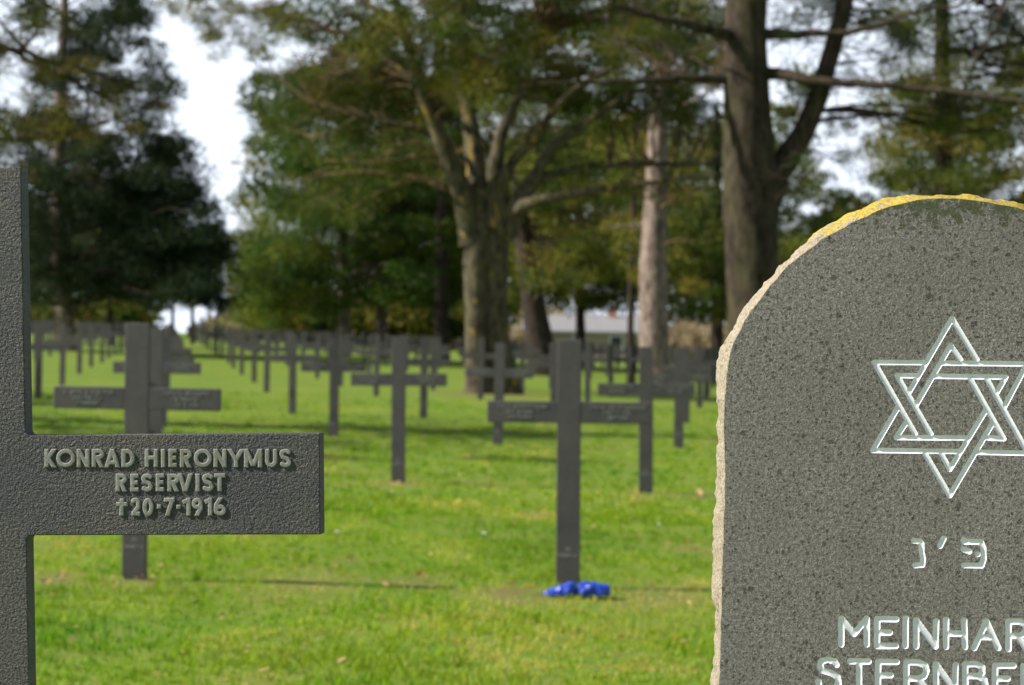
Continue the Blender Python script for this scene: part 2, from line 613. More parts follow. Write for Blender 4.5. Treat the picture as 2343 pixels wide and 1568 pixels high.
# ------------------------------------------------------------------ relief lettering tools
def seg_field(PX, PZ, polys, r, flat=False, clip=None, reach=.012):
    """effective distance to the strokes; < r is inside"""
    D = np.full(PX.shape, reach)
    for poly in polys:
        p = np.asarray(poly, float)
        if len(p) == 1:
            p = np.vstack([p, p + 1e-5])
        Dp = np.full(PX.shape, reach)
        for k in range(len(p) - 1):
            a, b = p[k], p[k + 1]
            x0, x1 = min(a[0], b[0]) - reach, max(a[0], b[0]) + reach
            z0, z1 = min(a[1], b[1]) - reach, max(a[1], b[1]) + reach
            msk = (PX > x0) & (PX < x1) & (PZ > z0) & (PZ < z1)
            if not msk.any():
                continue
            qx, qz = PX[msk] - a[0], PZ[msk] - a[1]
            L = math.hypot(*(b - a)) + 1e-12
            ex, ez = (b - a) / L
            al = qx * ex + qz * ez
            pe = np.abs(-qx * ez + qz * ex)
            if not flat:
                ov = np.maximum(np.maximum(-al, al - L), 0)
                d = np.hypot(pe, ov)
            else:
                first, last = k == 0, k == len(p) - 2
                ovs = -al if first else np.maximum(-al, 0)
                ove = al - L if last else np.maximum(al - L, 0)
                d = pe.copy()
                if not first:
                    d = np.where(al < 0, np.hypot(pe, al), d)
                if not last:
                    d = np.where(al > L, np.hypot(pe, al - L), d)
                if first:
                    d = np.maximum(d, r - al)
                if last:
                    d = np.maximum(d, r + al - L)
            Dp[msk] = np.minimum(Dp[msk], d)
        D = np.minimum(D, Dp)
    if clip is not None:
        zlo, zhi = clip
        D = np.maximum(D, r + (PZ - zhi(PX)))
        D = np.maximum(D, r + (zlo(PX) - PZ))
    return D


def snap_split(gx, gz, G):
    """snap the grid to the zero contour of G; returns X, Z, inside tris (G<0), outside tris"""
    X, Z = np.meshgrid(gx, gz)
    dz, dx = np.gradient(G, gz, gx)
    nrm = np.hypot(dx, dz) + 1e-9
    ux, uz = dx / nrm, dz / nrm
    dist = G / np.clip(nrm, .5, 2)
    hx = np.gradient(gx)[None, :]
    hz = np.gradient(gz)[:, None]
    thr = np.maximum(np.abs(ux) * hx, np.abs(uz) * hz) * .52
    sn = np.abs(dist) <= thr
    X = np.where(sn, X - ux * dist, X)
    Z = np.where(sn, Z - uz * dist, Z)
    S = np.where(sn, 0, np.sign(G)).astype(int)
    ny_, nx_ = G.shape
    ii = (np.arange(ny_ - 1)[:, None] * nx_ + np.arange(nx_ - 1)[None, :]).ravel()
    a, b, c, d = ii, ii + 1, ii + nx_ + 1, ii + nx_
    Sf, Gf = S.ravel(), G.ravel()
    bd = Sf[a] * Sf[c] < 0
    t1 = np.where(bd[:, None], np.stack([a, b, d], -1), np.stack([a, b, c], -1))
    t2 = np.where(bd[:, None], np.stack([b, c, d], -1), np.stack([a, c, d], -1))
    T = np.vstack([t1, t2])
    s = Sf[T].sum(1)
    s = np.where(s == 0, np.sign(Gf[T].sum(1)), s)
    return X, Z, T[s < 0], T[s >= 0]


def compact(V, T, extra=None):
    u, inv = np.unique(T, return_inverse=True)
    T2 = inv.reshape(T.shape)
    return (V[u], T2) if extra is None else (V[u], T2, extra[u])


def raised_mesh(name, polys, r, h, yface, clip=None, cell=.00055, flat=True):
    pts = np.vstack([np.asarray(p, float) for p in polys])
    m_ = r * 1.6 + .001
    gx = np.arange(pts[:, 0].min() - m_, pts[:, 0].max() + m_, cell)
    gz = np.arange(pts[:, 1].min() - m_, pts[:, 1].max() + m_, cell)
    PX, PZ = np.meshgrid(gx, gz)
    D = seg_field(PX, PZ, polys, r, flat, clip)
    X, Z, Ti, To = snap_split(gx, gz, D - r)
    X = X.ravel(); Z = Z.ravel(); Df = D.ravel()
    inner = np.clip((r - Df) / .0009, 0, 1)
    hh = h * (.72 + .28 * np.sqrt(inner))
    V = np.stack([X, yface - hh, Z], -1)
    V, T = compact(V, Ti)
    e = np.sort(np.vstack([T[:, [0, 1]], T[:, [1, 2]], T[:, [2, 0]]]), 1)
    raw = np.vstack([T[:, [0, 1]], T[:, [1, 2]], T[:, [2, 0]]])
    ue, idx, cnt = np.unique(e, axis=0, return_index=True, return_counts=True)
    be = raw[idx[cnt == 1]]
    nb = len(V)
    # walls lean outwards a little towards the face they stand on
    Vb = V.copy(); Vb[:, 1] = yface + .0005
    allV = np.vstack([V, Vb])
    w1 = np.stack([be[:, 1], be[:, 0], be[:, 0] + nb], -1)
    w2 = np.stack([be[:, 1], be[:, 0] + nb, be[:, 1] + nb], -1)
    T = np.vstack([T, w1, w2])
    V2, T2 = compact(allV, T)
    return np_mesh(name, V2, T2[:, ::1])


def arc(cx, cy, rx, ry, a0, a1, n=14):
    t = np.radians(np.linspace(a0, a1, n))
    return [(cx + rx * math.cos(x), cy + ry * math.sin(x)) for x in t]


E_ = .12   # diagonals overshoot and are cut off by the cap lines
GL = {   # unit glyphs, x 0..1 and y 0..1 are the stroke outlines' box; s = half stroke in x, t = half stroke in y
    'K': lambda s, t: [[(s, 0), (s, 1)], [(s, .40), (1 - s + .1, 1 + E_)], [(s + .12, .52), (1 - s + .08, -E_)]],
    'O': lambda s, t: [arc(.5, .5, .5 - s, .5 - t, 0, 360, 33)],
    'N': lambda s, t: [[(s, 0), (s, 1)], [(1 - s, 0), (1 - s, 1)], [(s * .6, 1 + E_ * .3), (1 - s * .6, -E_ * .3)]],
    'R': lambda s, t: [[(s, 0), (s, 1)], [(s, 1 - t), (.48, 1 - t)] + arc(.48, .5 + (.5 - t) * .5 + .02, .52 - s, (.5 - t) * .5 - .02, 90, -90)[1:] + [(s, .52)],
                       [(.42, .54), (1 - s + .06, -E_)]],
    'A': lambda s, t: [[(s * .5 - .04, -E_), (.5 + .03, 1 + E_ * .6)], [(1 - s * .5 + .04, -E_), (.5 - .03, 1 + E_ * .6)], [(.22, .27), (.78, .27)]],
    'D': lambda s, t: [[(s, 0), (s, 1)], [(s, 1 - t), (.35, 1 - t)] + arc(.35, .5, .65 - s, .5 - t, 90, -90)[1:] + [(s, t)]],
    'H': lambda s, t: [[(s, 0), (s, 1)], [(1 - s, 0), (1 - s, 1)], [(s, .52), (1 - s, .52)]],
    'I': lambda s, t: [[(.5, 0), (.5, 1)]],
    'E': lambda s, t: [[(s, 0), (s, 1)], [(s, 1 - t), (1, 1 - t)], [(s, .51), (.92, .51)], [(s, t), (1, t)]],
    'Y': lambda s, t: [[(.5, 0), (.5, .5)], [(.5, .42), (-.02, 1 + E_)], [(.5, .42), (1.02, 1 + E_)]],
    'M': lambda s, t: [[(s, 0), (s * .9, 1)], [(1 - s, 0), (1 - s * .9, 1)], [(s * .7, 1 + E_ * .5), (.5, .10)], [(1 - s * .7, 1 + E_ * .5), (.5, .10)]],
    'U': lambda s, t: [[(s, 1), (s, .36)] + arc(.5, .36, .5 - s, .36 - t, 180, 360)[1:] + [(1 - s, 1)]],
    'S': lambda s, t: [arc(.5, .745, .5 - s, .255 - t, 15, 200, 14) + [(.30, .56), (.70, .44)] + arc(.5, .27, .5 - s, .27 - t, 25, -160, 14)],
    'V': lambda s, t: [[(s * .6 - .04, 1 + E_), (.5 + .03, -E_ * .6)], [(1 - s * .6 + .04, 1 + E_), (.5 - .03, -E_ * .6)]],
    'T': lambda s, t: [[(.5, 0), (.5, 1)], [(0, 1 - t), (1, 1 - t)]],
    '+': lambda s, t: [[(.45, 0), (.5, .95)], [(0, .64), (1, .64)]],
    '2': lambda s, t: [arc(.5, .70, .5 - s, .30 - t, 165, -15, 14) + [(.78, .48), (s + .05, t)], [(s * .6, t), (1, t)]],
    '0': lambda s, t: [arc(.5, .5, .5 - s, .5 - t, 0, 360, 33)],
    '7': lambda s, t: [[(0, 1 - t), (1, 1 - t)], [(1 - s * .9, 1), (.28, -E_ * .4)]],
    '1': lambda s, t: [[(.68, 0), (.68, 1)], [(.68, 1 - t * 1.1), (0, .74)]],
    '9': lambda s, t: [arc(.5, .69, .5 - s, .31 - t, 0, 360, 25), [(1 - s, .66), (.82, .42), (.40, -E_ * .5)]],
    '6': lambda s, t: [arc(.5, .31, .5 - s, .31 - t, 0, 360, 25), [(s, .34), (.18, .58), (.62, 1 + E_ * .5)]],
    '.': lambda s, t: [[(.5, .38), (.5, .62)]],
}


class Plane:
    """a vertical face turned by th; local x right, y back, z up, origin at the base"""
    def __init__(self, u, v, d, th):
        self.P0 = at(u, v, d)
        self.th = th
        self.n = np.array([-math.sin(th), -math.cos(th), 0])      # towards the camera
        self.ex = np.array([math.cos(th), -math.sin(th), 0])
        self.base = self.P0.copy()

    def set_base(self, p):
        self.base = p

    def hit(self, u, v):
        dr = ray(u, v)
        t = np.dot(self.P0 - CAMP, self.n) / np.dot(dr, self.n)
        return CAMP + dr * t

    def loc(self, u, v):
        h = self.hit(u, v) - self.base
        return np.array([np.dot(h, self.ex), h[2]])


# ------------------------------------------------------------------ foreground metal cross with raised lettering
def build_front_cross():
    pl = Plane(400, 1100, 2.20, math.radians(5.4))
    p = pl.hit(-65, 1100)
    base = np.array([p[0], p[1], zg1(p[0], p[1])])
    pl.set_base(base)
    root = empty('metal_cross', base, -pl.th)
    tag(root, 'nearest dark cast metal cross at the left edge, raised name KONRAD HIERONYMUS on its arm', 'grave cross')
    top = pl.loc(48, 383); ic = pl.loc(58.5, 996.5); tr = pl.loc(731, 991.5); br = pl.loc(733, 1223); ib = pl.loc(60.5, 1225)
    low = pl.loc(68, 1568)
    ax = (top - low) / np.linalg.norm(top - low)
    foot = low - ax * ((low[1] + .05) / ax[1])
    w = .112
    nrm = np.array([-ax[1], ax[0]])     # to the left

    def refl(q):
        a = low + nrm * w / 2
        v = q - a
        s = np.dot(v, nrm)
        return q - 2 * s * nrm
    half = [foot, ib, br, tr, ic, top]
    # round the inner corners slightly
    ring = []
    for k, q in enumerate(half):
        if k in (1, 4):
            pv, nx_ = half[k - 1], half[k + 1]
            a = (pv - q) / np.linalg.norm(pv - q) * .006
            b = (nx_ - q) / np.linalg.norm(nx_ - q) * .006
            for s in np.linspace(0, 1, 5):
                ring.append(q + a * (1 - s) ** 2 + b * s ** 2)
        else:
            ring.append(q)
    ring = ring + [refl(q) for q in ring[::-1]]
    th = .024
    bm = bmesh.new()
    f = bm.faces.new([bm.verts.new((q[0], 0, q[1])) for q in ring])
    bmesh.ops.recalc_face_normals(bm, faces=bm.faces)
    if f.normal.y > 0:
        f.normal_flip()
    ex = bmesh.ops.extrude_face_region(bm, geom=[f])
    bmesh.ops.translate(bm, vec=(0, th, 0), verts=[v for v in ex['geom'] if isinstance(v, bmesh.types.BMVert)])
    bmesh.ops.recalc_face_normals(bm, faces=bm.faces)
    outer = [e for e in bm.edges if abs(e.verts[0].co.y - e.verts[1].co.y) < 1e-6]
    bmesh.ops.bevel(bm, geom=outer, offset=.0011, segments=2, affect='EDGES', profile=.6)
    me = bpy.data.meshes.new('body')
    bm.to_mesh(me); bm.free()
    body = link_mesh('body', me, M_NEAR, root)

    def cxy(x, y):
        return (x * .3357, 968 + y * .3357)
    lines = [
        ('name_lettering', 178, 303, [('K', 305, 388), ('O', 385, 515), ('N', 525, 612), ('R', 627, 712), ('A', 720, 812), ('D', 830, 920), ('H', 988, 1078), ('I', 1094, 1132),
                                      ('E', 1150, 1207), ('R', 1228, 1308), ('O', 1322, 1445), ('N', 1457, 1545), ('Y', 1558, 1660), ('M', 1665, 1787), ('U', 1808, 1890), ('S', 1905, 1985)]),
        ('rank_lettering', 345, 467, [('R', 790, 868), ('E', 890, 946), ('S', 963, 1042), ('E', 1063, 1120), ('R', 1143, 1224), ('V', 1216, 1310), ('I', 1331, 1366), ('S', 1378, 1457), ('T', 1460, 1537)]),
        ('date_lettering', 510, 633, [('+', 795, 870), ('2', 890, 957), ('0', 973, 1047), ('.', 1066, 1104), ('7', 1118, 1192), ('.', 1199, 1237), ('1', 1246, 1306), ('9', 1308, 1382), ('1', 1398, 1450), ('6', 1458, 1542)]),
    ]
    r = .00215
    for name, y0, y1, gl in lines:
        polys = []
        for ch, x0, x1 in gl:
            wpx = (x1 - x0)
            hpx = y1 - y0
            s = 14.0 / wpx; t = 14.0 / hpx
            jit = random.uniform(-1.5, 1.5)
            for pol in GL[ch](s, t):
                polys.append([pl.loc(*cxy(x0 + px_ * wpx, y1 + jit - py_ * hpx)) for px_, py_ in pol])
        a = pl.loc(*cxy(300, y1 + 1)); b = pl.loc(*cxy(2000, y1 + 1)); c = pl.loc(*cxy(300, y0 - 1)); d = pl.loc(*cxy(2000, y0 - 1))
        zlo = lambda X, a=a, b=b: a[1] + (X - a[0]) * (b[1] - a[1]) / (b[0] - a[0])
        zhi = lambda X, c=c, d=d: c[1] + (X - c[0]) * (d[1] - c[1]) / (d[0] - c[0])
        me = raised_mesh(name, polys, r, .0012, 0.0, clip=(zlo, zhi))
        link_mesh(name, me, M_LET, root)
    return root


build_front_cross()


# ------------------------------------------------------------------ headstone with star and carved letters
def build_headstone():
    pl = Plane(2175, 930, 2.30, math.radians(5.0))
    p = pl.hit(2175, 930)
    base = np.array([p[0], p[1], zg1(p[0], p[1])])
    pl.set_base(base)
    root = empty('headstone', base, -pl.th)
    tag(root, 'round-topped grey headstone with carved white star and lettering, yellow lichen on its rim', 'headstone')
    facepx = [(1645, 1568), (1651, 1391), (1654, 1252), (1659, 1113), (1656, 963), (1662, 857), (1673, 801), (1695, 749), (1729, 696),
              (1753, 665), (1803, 607), (1883, 547), (1954, 507), (2029, 474), (2104, 456), (2179, 454), (2255, 462), (2342, 479)]
    outpx = [(1629, 1568), (1637, 1395), (1625, 1363), (1631, 1308), (1634, 1169), (1642, 1063), (1642, 963), (1637, 863), (1642, 805), (1678, 751), (1706, 696),
             (1738, 660), (1793, 599), (1833, 562), (1868, 524), (1934, 492), (2004, 459), (2074, 438), (2124, 446), (2205, 441), (2255, 444), (2342, 464)]
    fp = np.array([pl.loc(*q) for q in facepx])
    op = np.array([pl.loc(*q) for q in outpx])
    xm = pl.loc(2165, 700)[0]
    left = fp[fp[:, 0] <= xm]
    right = np.stack([2 * xm - left[::-1, 0] + .004, left[::-1, 1] - .004], -1)
    keep = fp[(fp[:, 0] > xm)]
    right = right[right[:, 0] > keep[-1, 0]]
    out = np.vstack([[left[0, 0] - .002, -.06], left, keep, right, [right[-1, 0] + .002, -.06]])
    out = resample(out, 620)
    # small chips along the edge
    nn = np.gradient(out, axis=0); nn /= np.linalg.norm(nn, axis=1)[:, None] + 1e-9
    nrm = np.stack([-nn[:, 1], nn[:, 0]], -1)      # path goes up the left side and over, left of it is outward
    chip = np.array([mnoise.noise(Vector((q[0] * 55, q[1] * 55, 3.1))) * .0012 + mnoise.noise(Vector((q[0] * 160, q[1] * 160, 9.1))) * .0005 for q in out])
    out = out + nrm * chip[:, None]
    # distance from the face outline to the outer rim outline
    def dist_out(q):
        if q[0] > op[-1, 0] or q[1] < op[0, 1]:
            return .0085
        a, b = op[:-1], op[1:]
        ab = b - a
        t = np.clip(((q - a) * ab).sum(1) / (ab ** 2).sum(1), 0, 1)
        return float(np.linalg.norm(a + ab * t[:, None] - q, axis=1).min())
    bul = np.array([dist_out(q) for q in out])
    bul = np.convolve(np.pad(bul, 3, mode='edge'), np.ones(7) / 7, 'valid')

    # strokes in picture units -> face coordinates
    def c5(x, y): return pl.loc(1936 + x * .3087, 695.8 + y * .3087)
    def c6(x, y): return pl.loc(1815 + x * .2477, 1179.8 + y * .2477)
    star = [[(465, 650), (782, 108), (966, 412)], [(515, 750), (772, 307), (845, 412)],
            [(205, 432), (575, 435)], [(700, 438), (1338, 444)], [(375, 530), (512, 533)], [(642, 535), (1180, 542), (1112, 658)],
            [(205, 432), (510, 963)], [(375, 530), (625, 963)], [(195, 1085), (380, 768)], [(195, 1085), (825, 1093)], [(965, 1098), (1345, 1106)],
            [(368, 990), (442, 878)], [(368, 990), (875, 993)], [(1015, 990), (1165, 998)],
            [(580, 1105), (765, 1420), (1085, 880)], [(695, 1097), (765, 1225), (1032, 788)],
            [(912, 545), (1165, 998)], [(1035, 548), (1345, 1106)], [(1338, 444), (1170, 762)]]
    heb = [[(1110, 232), (1165, 240), (1180, 258), (1180, 320), (1195, 400), (1188, 455), (1120, 460)], [(1385, 212), (1352, 280)],
           [(1568, 225), (1580, 242), (1730, 242), (1752, 300), (1756, 400), (1735, 463), (1572, 460)], [(1568, 312), (1622, 332)], [(1700, 357)]]
    name1 = [[(440, 1190), (440, 952), (558, 1092), (675, 952), (675, 1190)],
             [(948, 957), (772, 955), (770, 1204), (944, 1204)], [(770, 1080), (888, 1080)],
             [(1035, 950), (1033, 1202)], [(1132, 1208), (1132, 967), (1310, 1208), (1316, 975)],
             [(1407, 962), (1408, 1212)], [(1575, 968), (1582, 1214)], [(1408, 1090), (1575, 1090)],
             [(1668, 1222), (1780, 978), (1890, 1222)], [(1715, 1122), (1840, 1124)],
             [(1984, 1232), (1984, 978), (2090, 978), (2140, 1005), (2150, 1045), (2130, 1090), (2090, 1110), (1984, 1110)], [(2070, 1110), (2155, 1240)]]
    name2 = [[(396, 1378), (375, 1345), (310, 1330), (258, 1348), (242, 1392), (270, 1432), (350, 1455), (405, 1490), (416, 1545), (380, 1600), (300, 1618), (240, 1590), (228, 1530)],
             [(522, 1345), (692, 1348)], [(605, 1345), (603, 1610)],
             [(952, 1352), (782, 1350), (778, 1612), (950, 1612)], [(782, 1475), (896, 1475)],
             [(1040, 1612), (1042, 1356), (1150, 1356), (1215, 1385), (1228, 1430), (1205, 1485), (1150, 1505), (1042, 1505)], [(1150, 1505), (1235, 1612)],
             [(1314, 1615), (1314, 1372), (1490, 1615), (1496, 1382)],
             [(1585, 1625), (1585, 1372), (1690, 1372), (1742, 1400), (1742, 1450), (1700, 1482), (1585, 1482)], [(1700, 1482), (1760, 1515), (1772, 1570), (1740, 1615), (1690, 1627), (1585, 1625)],
             [(2030, 1386), (1860, 1386), (1858, 1630), (2030, 1632)], [(1860, 1506), (1975, 1506)],
             [(2122, 1640), (2122, 1390), (2230, 1392), (2290, 1430), (2290, 1490), (2230, 1520), (2122, 1520)]]
    sets = [('star_carving', [[c5(*q) for q in s] for s in star], .0029),
            ('hebrew_carving', [[c6(*q) for q in s] for s in heb], .0031),
            ('first_name_carving', [[c6(*q) for q in s] for s in name1], .0034),
            ('surname_carving', [[c6(*q) for q in s] for s in name2], .0034)]
    allp = np.vstack([np.vstack(s) for _, ps, _ in sets for s in ps])
    x0, x1 = allp[:, 0].min() - .006, allp[:, 0].max() + .006
    z0, z1 = allp[:, 1].min() - .006, allp[:, 1].max() + .006
    cell = .00085
    gx = np.unique(np.round(np.r_[np.arange(out[:, 0].min() - .012, x0, .003), np.arange(x0, x1, cell), np.arange(x1, out[:, 0].max() + .012, .004)], 6))
    gz = np.unique(np.round(np.r_[np.arange(-.055, z0, .008), np.arange(z0, z1, cell), np.arange(z1, out[:, 1].max() + .012, .003)], 6))
    gx = gx[np.r_[True, np.diff(gx) > .0004]]
    gz = gz[np.r_[True, np.diff(gz) > .0004]]
    PX, PZ = np.meshgrid(gx, gz)
    G = np.full(PX.shape, .02)
    Ds = []
    for nm, ps, r in sets:
        D = seg_field(PX, PZ, ps, r)
        Ds.append(D - r)
        G = np.minimum(G, D - r)
    # outline: inside test + distance
    poly = np.vstack([out, [[out[-1, 0], -.2], [out[0, 0], -.2]]])
    inside = np.zeros(PX.shape, bool)
    for k in range(len(poly)):
        a, b = poly[k], poly[(k + 1) % len(poly)]
        if a[1] == b[1]: continue
        c = (a[1] > PZ) != (b[1] > PZ)
        xi = (b[0] - a[0]) * (PZ - a[1]) / (b[1] - a[1]) + a[0]
        inside ^= c & (PX < xi)
    So = seg_field(PX, PZ, [out], 0, reach=.015)
    So = np.where(inside, So, -So)
    G = np.minimum(G, So)
    X, Z, Tin, Tout = snap_split(gx, gz, G)
    Xf, Zf = X.ravel(), Z.ravel()
    # face
    y = np.zeros_like(Xf)
    V, T = compact(np.stack([Xf, y, Zf], -1), Tout)
    link_mesh('stone_face', np_mesh('stone_face', V, T), M_FACE, root)
    # grooves
    Gs = np.stack([d.ravel() for d in Ds], -1)
    Sof = So.ravel()
    cen = Gs[Tin].mean(1)
    own = cen.argmin(1)
    ok = Sof[Tin].mean(1) > .001
    for k, (nm, ps, r) in enumerate(sets):
        Tk = Tin[(own == k) & ok]
        dd = np.clip((Gs[:, k] + r) / r, 0, 1)
        dep = .0012 * np.clip(1 - dd ** 2.2, 0, 1) ** .6
        V, T = compact(np.stack([Xf, dep, Zf], -1), Tk)
        # contour vertices were snapped: put those of the rim back at the surface
        me = np_mesh(nm, V, T, smooth=True)
        link_mesh(nm, me, M_PAINT, root)
    # rough rim
    prof = [(-.0015, .0004, 0), (.0006, .0010, 0), (.0016, .003, .2), (.22, .004, .5), (.36, .006, .8), (.5, .009, 1), (.64, .012, 1), (.78, .015, 1), (.9, .020, 1), (1.0, .026, 1), (1.03, .036, 1), (.95, .05, 1), (.75, .065, 1), (.5, .08, 1), (.2, .095, .8), (-.3, .105, .5)]
    Vr = []
    n_ = len(out)
    for j, (a, dpt, amp) in enumerate(prof):
        for k in range(n_):
            b = bul[k]
            o = a if j < 2 else (a if abs(a) < .01 else a * b)
            q = out[k] + nrm[k] * o
            pn = Vector((q[0], dpt * 1.3, q[1]))
            e = (mnoise.noise(pn * 38) * .0030 + mnoise.noise(pn * 150) * .0017 + mnoise.noise(pn * 420) * .0012 - .001) * amp
            # flat fracture facets
            cell_ = mnoise.cell(pn * 70) * .0012 * amp
            q = q + nrm[k] * (e + cell_)
            Vr.append((q[0], dpt, q[1]))
    Vr = np.array(Vr)
    m_ = len(prof)
    ii = (np.arange(m_ - 1)[:, None] * n_ + np.arange(n_ - 1)[None, :]).ravel()
    q = np.stack([ii, ii + n_, ii + n_ + 1, ii + 1], -1)
    me = np_mesh('rough_rim', Vr, q)
    link_mesh('rough_rim', me, M_EDGE, root)
    back = Vr[(m_ - 1) * n_:]
    me = py_mesh('stone_back', back, [list(range(n_))])
    link_mesh('stone_back', me, M_FACE, root)
    return root


build_headstone()


# ------------------------------------------------------------------ the other crosses
WP, HA = .110, .100                 # post width, height of the arms
ARM = .326
TOPA = .288                         # top of post to top of arms
TK = .035


def box(bm, x0, x1, y0, y1, z0, z1, bev=.003):
    r = bmesh.ops.create_cube(bm, size=1)
    for v in r['verts']:
        v.co = ((x0 + x1) / 2 + v.co.x * (x1 - x0), (y0 + y1) / 2 + v.co.y * (y1 - y0), (z0 + z1) / 2 + v.co.z * (z1 - z0))
    return r['verts']


def bm_mesh(name, fn):
    bm = bmesh.new()
    fn(bm)
    me = bpy.data.meshes.new(name)
    bm.to_mesh(me); bm.free()
    return me


def bevel_all(bm, off=.003):
    bmesh.ops.bevel(bm, geom=list(bm.edges), offset=off, segments=1, affect='EDGES')


def m_post(bm):
    box(bm, -WP / 2, WP / 2, 0, TK, -.12, H_CROSS)
    bevel_all(bm)


def m_arm_r(bm):
    box(bm, WP / 2, WP / 2 + ARM, .001, TK - .001, H_CROSS - TOPA - HA, H_CROSS - TOPA)
    bevel_all(bm)


def m_arm_l(bm):
    box(bm, -WP / 2 - ARM, -WP / 2, .001, TK - .001, H_CROSS - TOPA - HA, H_CROSS - TOPA)
    bevel_all(bm)


def m_marks(side, seed):
    """worn raised lettering, three centred rows, too weathered to read"""
    def fn(bm):
        rr = random.Random(seed)
        c = side * (WP / 2 + ARM / 2 + .01)
        for row, (zc, half) in enumerate(((H_CROSS - TOPA - .024, .115), (H_CROSS - TOPA - .048, .062), (H_CROSS - TOPA - .072, .052))):
            x = c - half * rr.uniform(.85, 1.1)
            xe = c + half * rr.uniform(.85, 1.1)
            while x < xe:
                w = rr.uniform(.008, .013)
                k = rr.random()
                z0, z1 = zc - .008, zc + .008
                box(bm, x, x + .0032, -.0011, .004, z0, z1)
                if k < .75:
                    box(bm, x + .0032, x + w, -.0011, .004, z1 - .003, z1)
                if k > .3:
                    box(bm, x + .0032, x + w, -.0011, .004, z0 + rr.choice((0, .007)), z0 + rr.choice((0, .007)) + .003) if False else box(bm, x + .0032, x + w, -.0011, .004, z0, z0 + .003)
                if k > .5:
                    box(bm, x + w - .003, x + w, -.0011, .004, z0 + .003, z1 - .003)
                x += w + rr.uniform(.003, .005) + (.012 if rr.random() < .1 else 0)
    return fn


def m_number(bm):
    rr = random.Random(5)
    x = -WP / 2 + .006
    while x < WP / 2 - .014:
        box(bm, x, x + .003, -.0011, .004, .142, .156)
        box(bm, x + .003, x + .008, -.0011, .004, .142 + rr.choice((0, .011)), .145 + .011)
        x += rr.uniform(.011, .015)
    box(bm, -.009, -.005, -.0011, .004, .168, .186)
    box(bm, -.005, .010, -.0011, .004, .182, .186)
    box(bm, .006, .010, -.0011, .004, .168, .182)


def m_whole(bm):
    z1 = H_CROSS - TOPA; z0 = z1 - HA
    a, b = WP / 2, WP / 2 + ARM
    ring = [(-a, -.12), (a, -.12), (a, z0), (b, z0), (b, z1), (a, z1), (a, H_CROSS), (-a, H_CROSS), (-a, z1), (-b, z1), (-b, z0), (-a, z0)]
    f = bm.faces.new([bm.verts.new((x, 0, z)) for x, z in ring])
    e = bmesh.ops.extrude_face_region(bm, geom=[f])
    bmesh.ops.translate(bm, vec=(0, TK, 0), verts=[v for v in e['geom'] if isinstance(v, bmesh.types.BMVert)])
    bmesh.ops.recalc_face_normals(bm, faces=bm.faces)


ME_POST = bm_mesh('post', m_post)
ME_AR = bm_mesh('arm', m_arm_r)
ME_AL = bm_mesh('arm_left', m_arm_l)
ME_T = [bm_mesh('inscription', m_marks(s, k)) for s, k in ((-1, 1), (1, 2), (-1, 3), (1, 4))]
ME_NUM = bm_mesh('number_row', m_number)
ME_WHOLE = bm_mesh('metal_cross', m_whole)
for me_, mt_ in ((ME_POST, M_METAL), (ME_AR, M_METAL), (ME_AL, M_METAL), (ME_NUM, M_LET), (ME_WHOLE, M_METAL), *[(x, M_LET) for x in ME_T]):
    me_.materials.append(mt_)

GRP = 'dark metal crosses standing in rows on the lawn'


def place_cross(p, level, lean=None, rz=None):
    l = lean if lean is not None else (random.gauss(0, .006), random.gauss(0, .007))
    rz = rz if rz is not None else -TH + random.gauss(0, .012)
    if level == 0:
        o = bpy.data.objects.new('metal_cross', ME_WHOLE)
        COL.objects.link(o)
    else:
        o = empty('metal_cross')
        for nm, me in (('post', ME_POST), ('arm', ME_AL), ('arm', ME_AR)):
            c = bpy.data.objects.new(nm, me); COL.objects.link(c); c.parent = o
        if level > 1:
            k = random.choice((0, 2))
            for me in (ME_T[k], ME_T[k + 1]):
                c = bpy.data.objects.new('inscription', me); COL.objects.link(c); c.parent = o
            c = bpy.data.objects.new('number_row', ME_NUM); COL.objects.link(c); c.parent = o
    o.location = (p[0], p[1], zg1(p[0], p[1]))
    o.rotation_euler = (l[0], l[1], rz)
    return o


explicit = {   # measured by hand from the photograph: column of the grid, row -> pixel, top, bottom, lean
    (-1, 0): (305, 738, 1325, .0), (0, 0): (1298, 778, 1345, -.008), (-2, 1): (354, 750, 1060, 0), (-1, 1): (910, 770, 1104, -.01), (0, 1): (1477, 795, 1130, -.012),
    (-3, 2): (370, 757, 975, 0), (-2, 2): (763, 778, 1004, -.01), (-1, 2): (1138, 782, 1015, .012), (0, 2): (1552, 800, 1027, -.008),
    (-3, 3): (668, 765, 948, -.008), (-2, 3): (968, 778, 960, 0),
}
P0 = at(1298, 1345, F * H_CROSS / (1345 - 778))[:2]
EXC = np.array([math.cos(TH), -math.sin(TH)]) * 2.0
EYR = np.array([math.sin(TH), math.cos(TH)]) * 7.5
placed = []
for j in range(0, 18):
    for i in range(-34, 30):
        if j == 0 and i < -1:      # nothing of these is in the photograph
            continue
        p = P0 + EXC * i + EYR * j
        if (i, j) in explicit:
            u, t, b_, ln = explicit[(i, j)]
            q = at(u, b_, F * H_CROSS / (b_ - t))
            placed.append((q[0], q[1], i, j, ln))
            continue
        d = p[1]
        u = CX + F * p[0] / d
        if j <= 2 and not (-300 < u < 2700):
            continue
        if j > 2 and not (-60 < u < (2420 if j < 9 else 1800)):
            continue
        placed.append((p[0] + random.gauss(0, .03), p[1] + random.gauss(0, .05), i, j, None))
ordw = ['first', 'second', 'third', 'fourth', 'fifth', 'sixth', 'seventh', 'eighth', 'ninth', 'tenth', 'eleventh', 'twelfth', 'thirteenth', 'fourteenth', 'fifteenth', 'sixteenth',
        'seventeenth', 'eighteenth', 'nineteenth', 'twentieth']
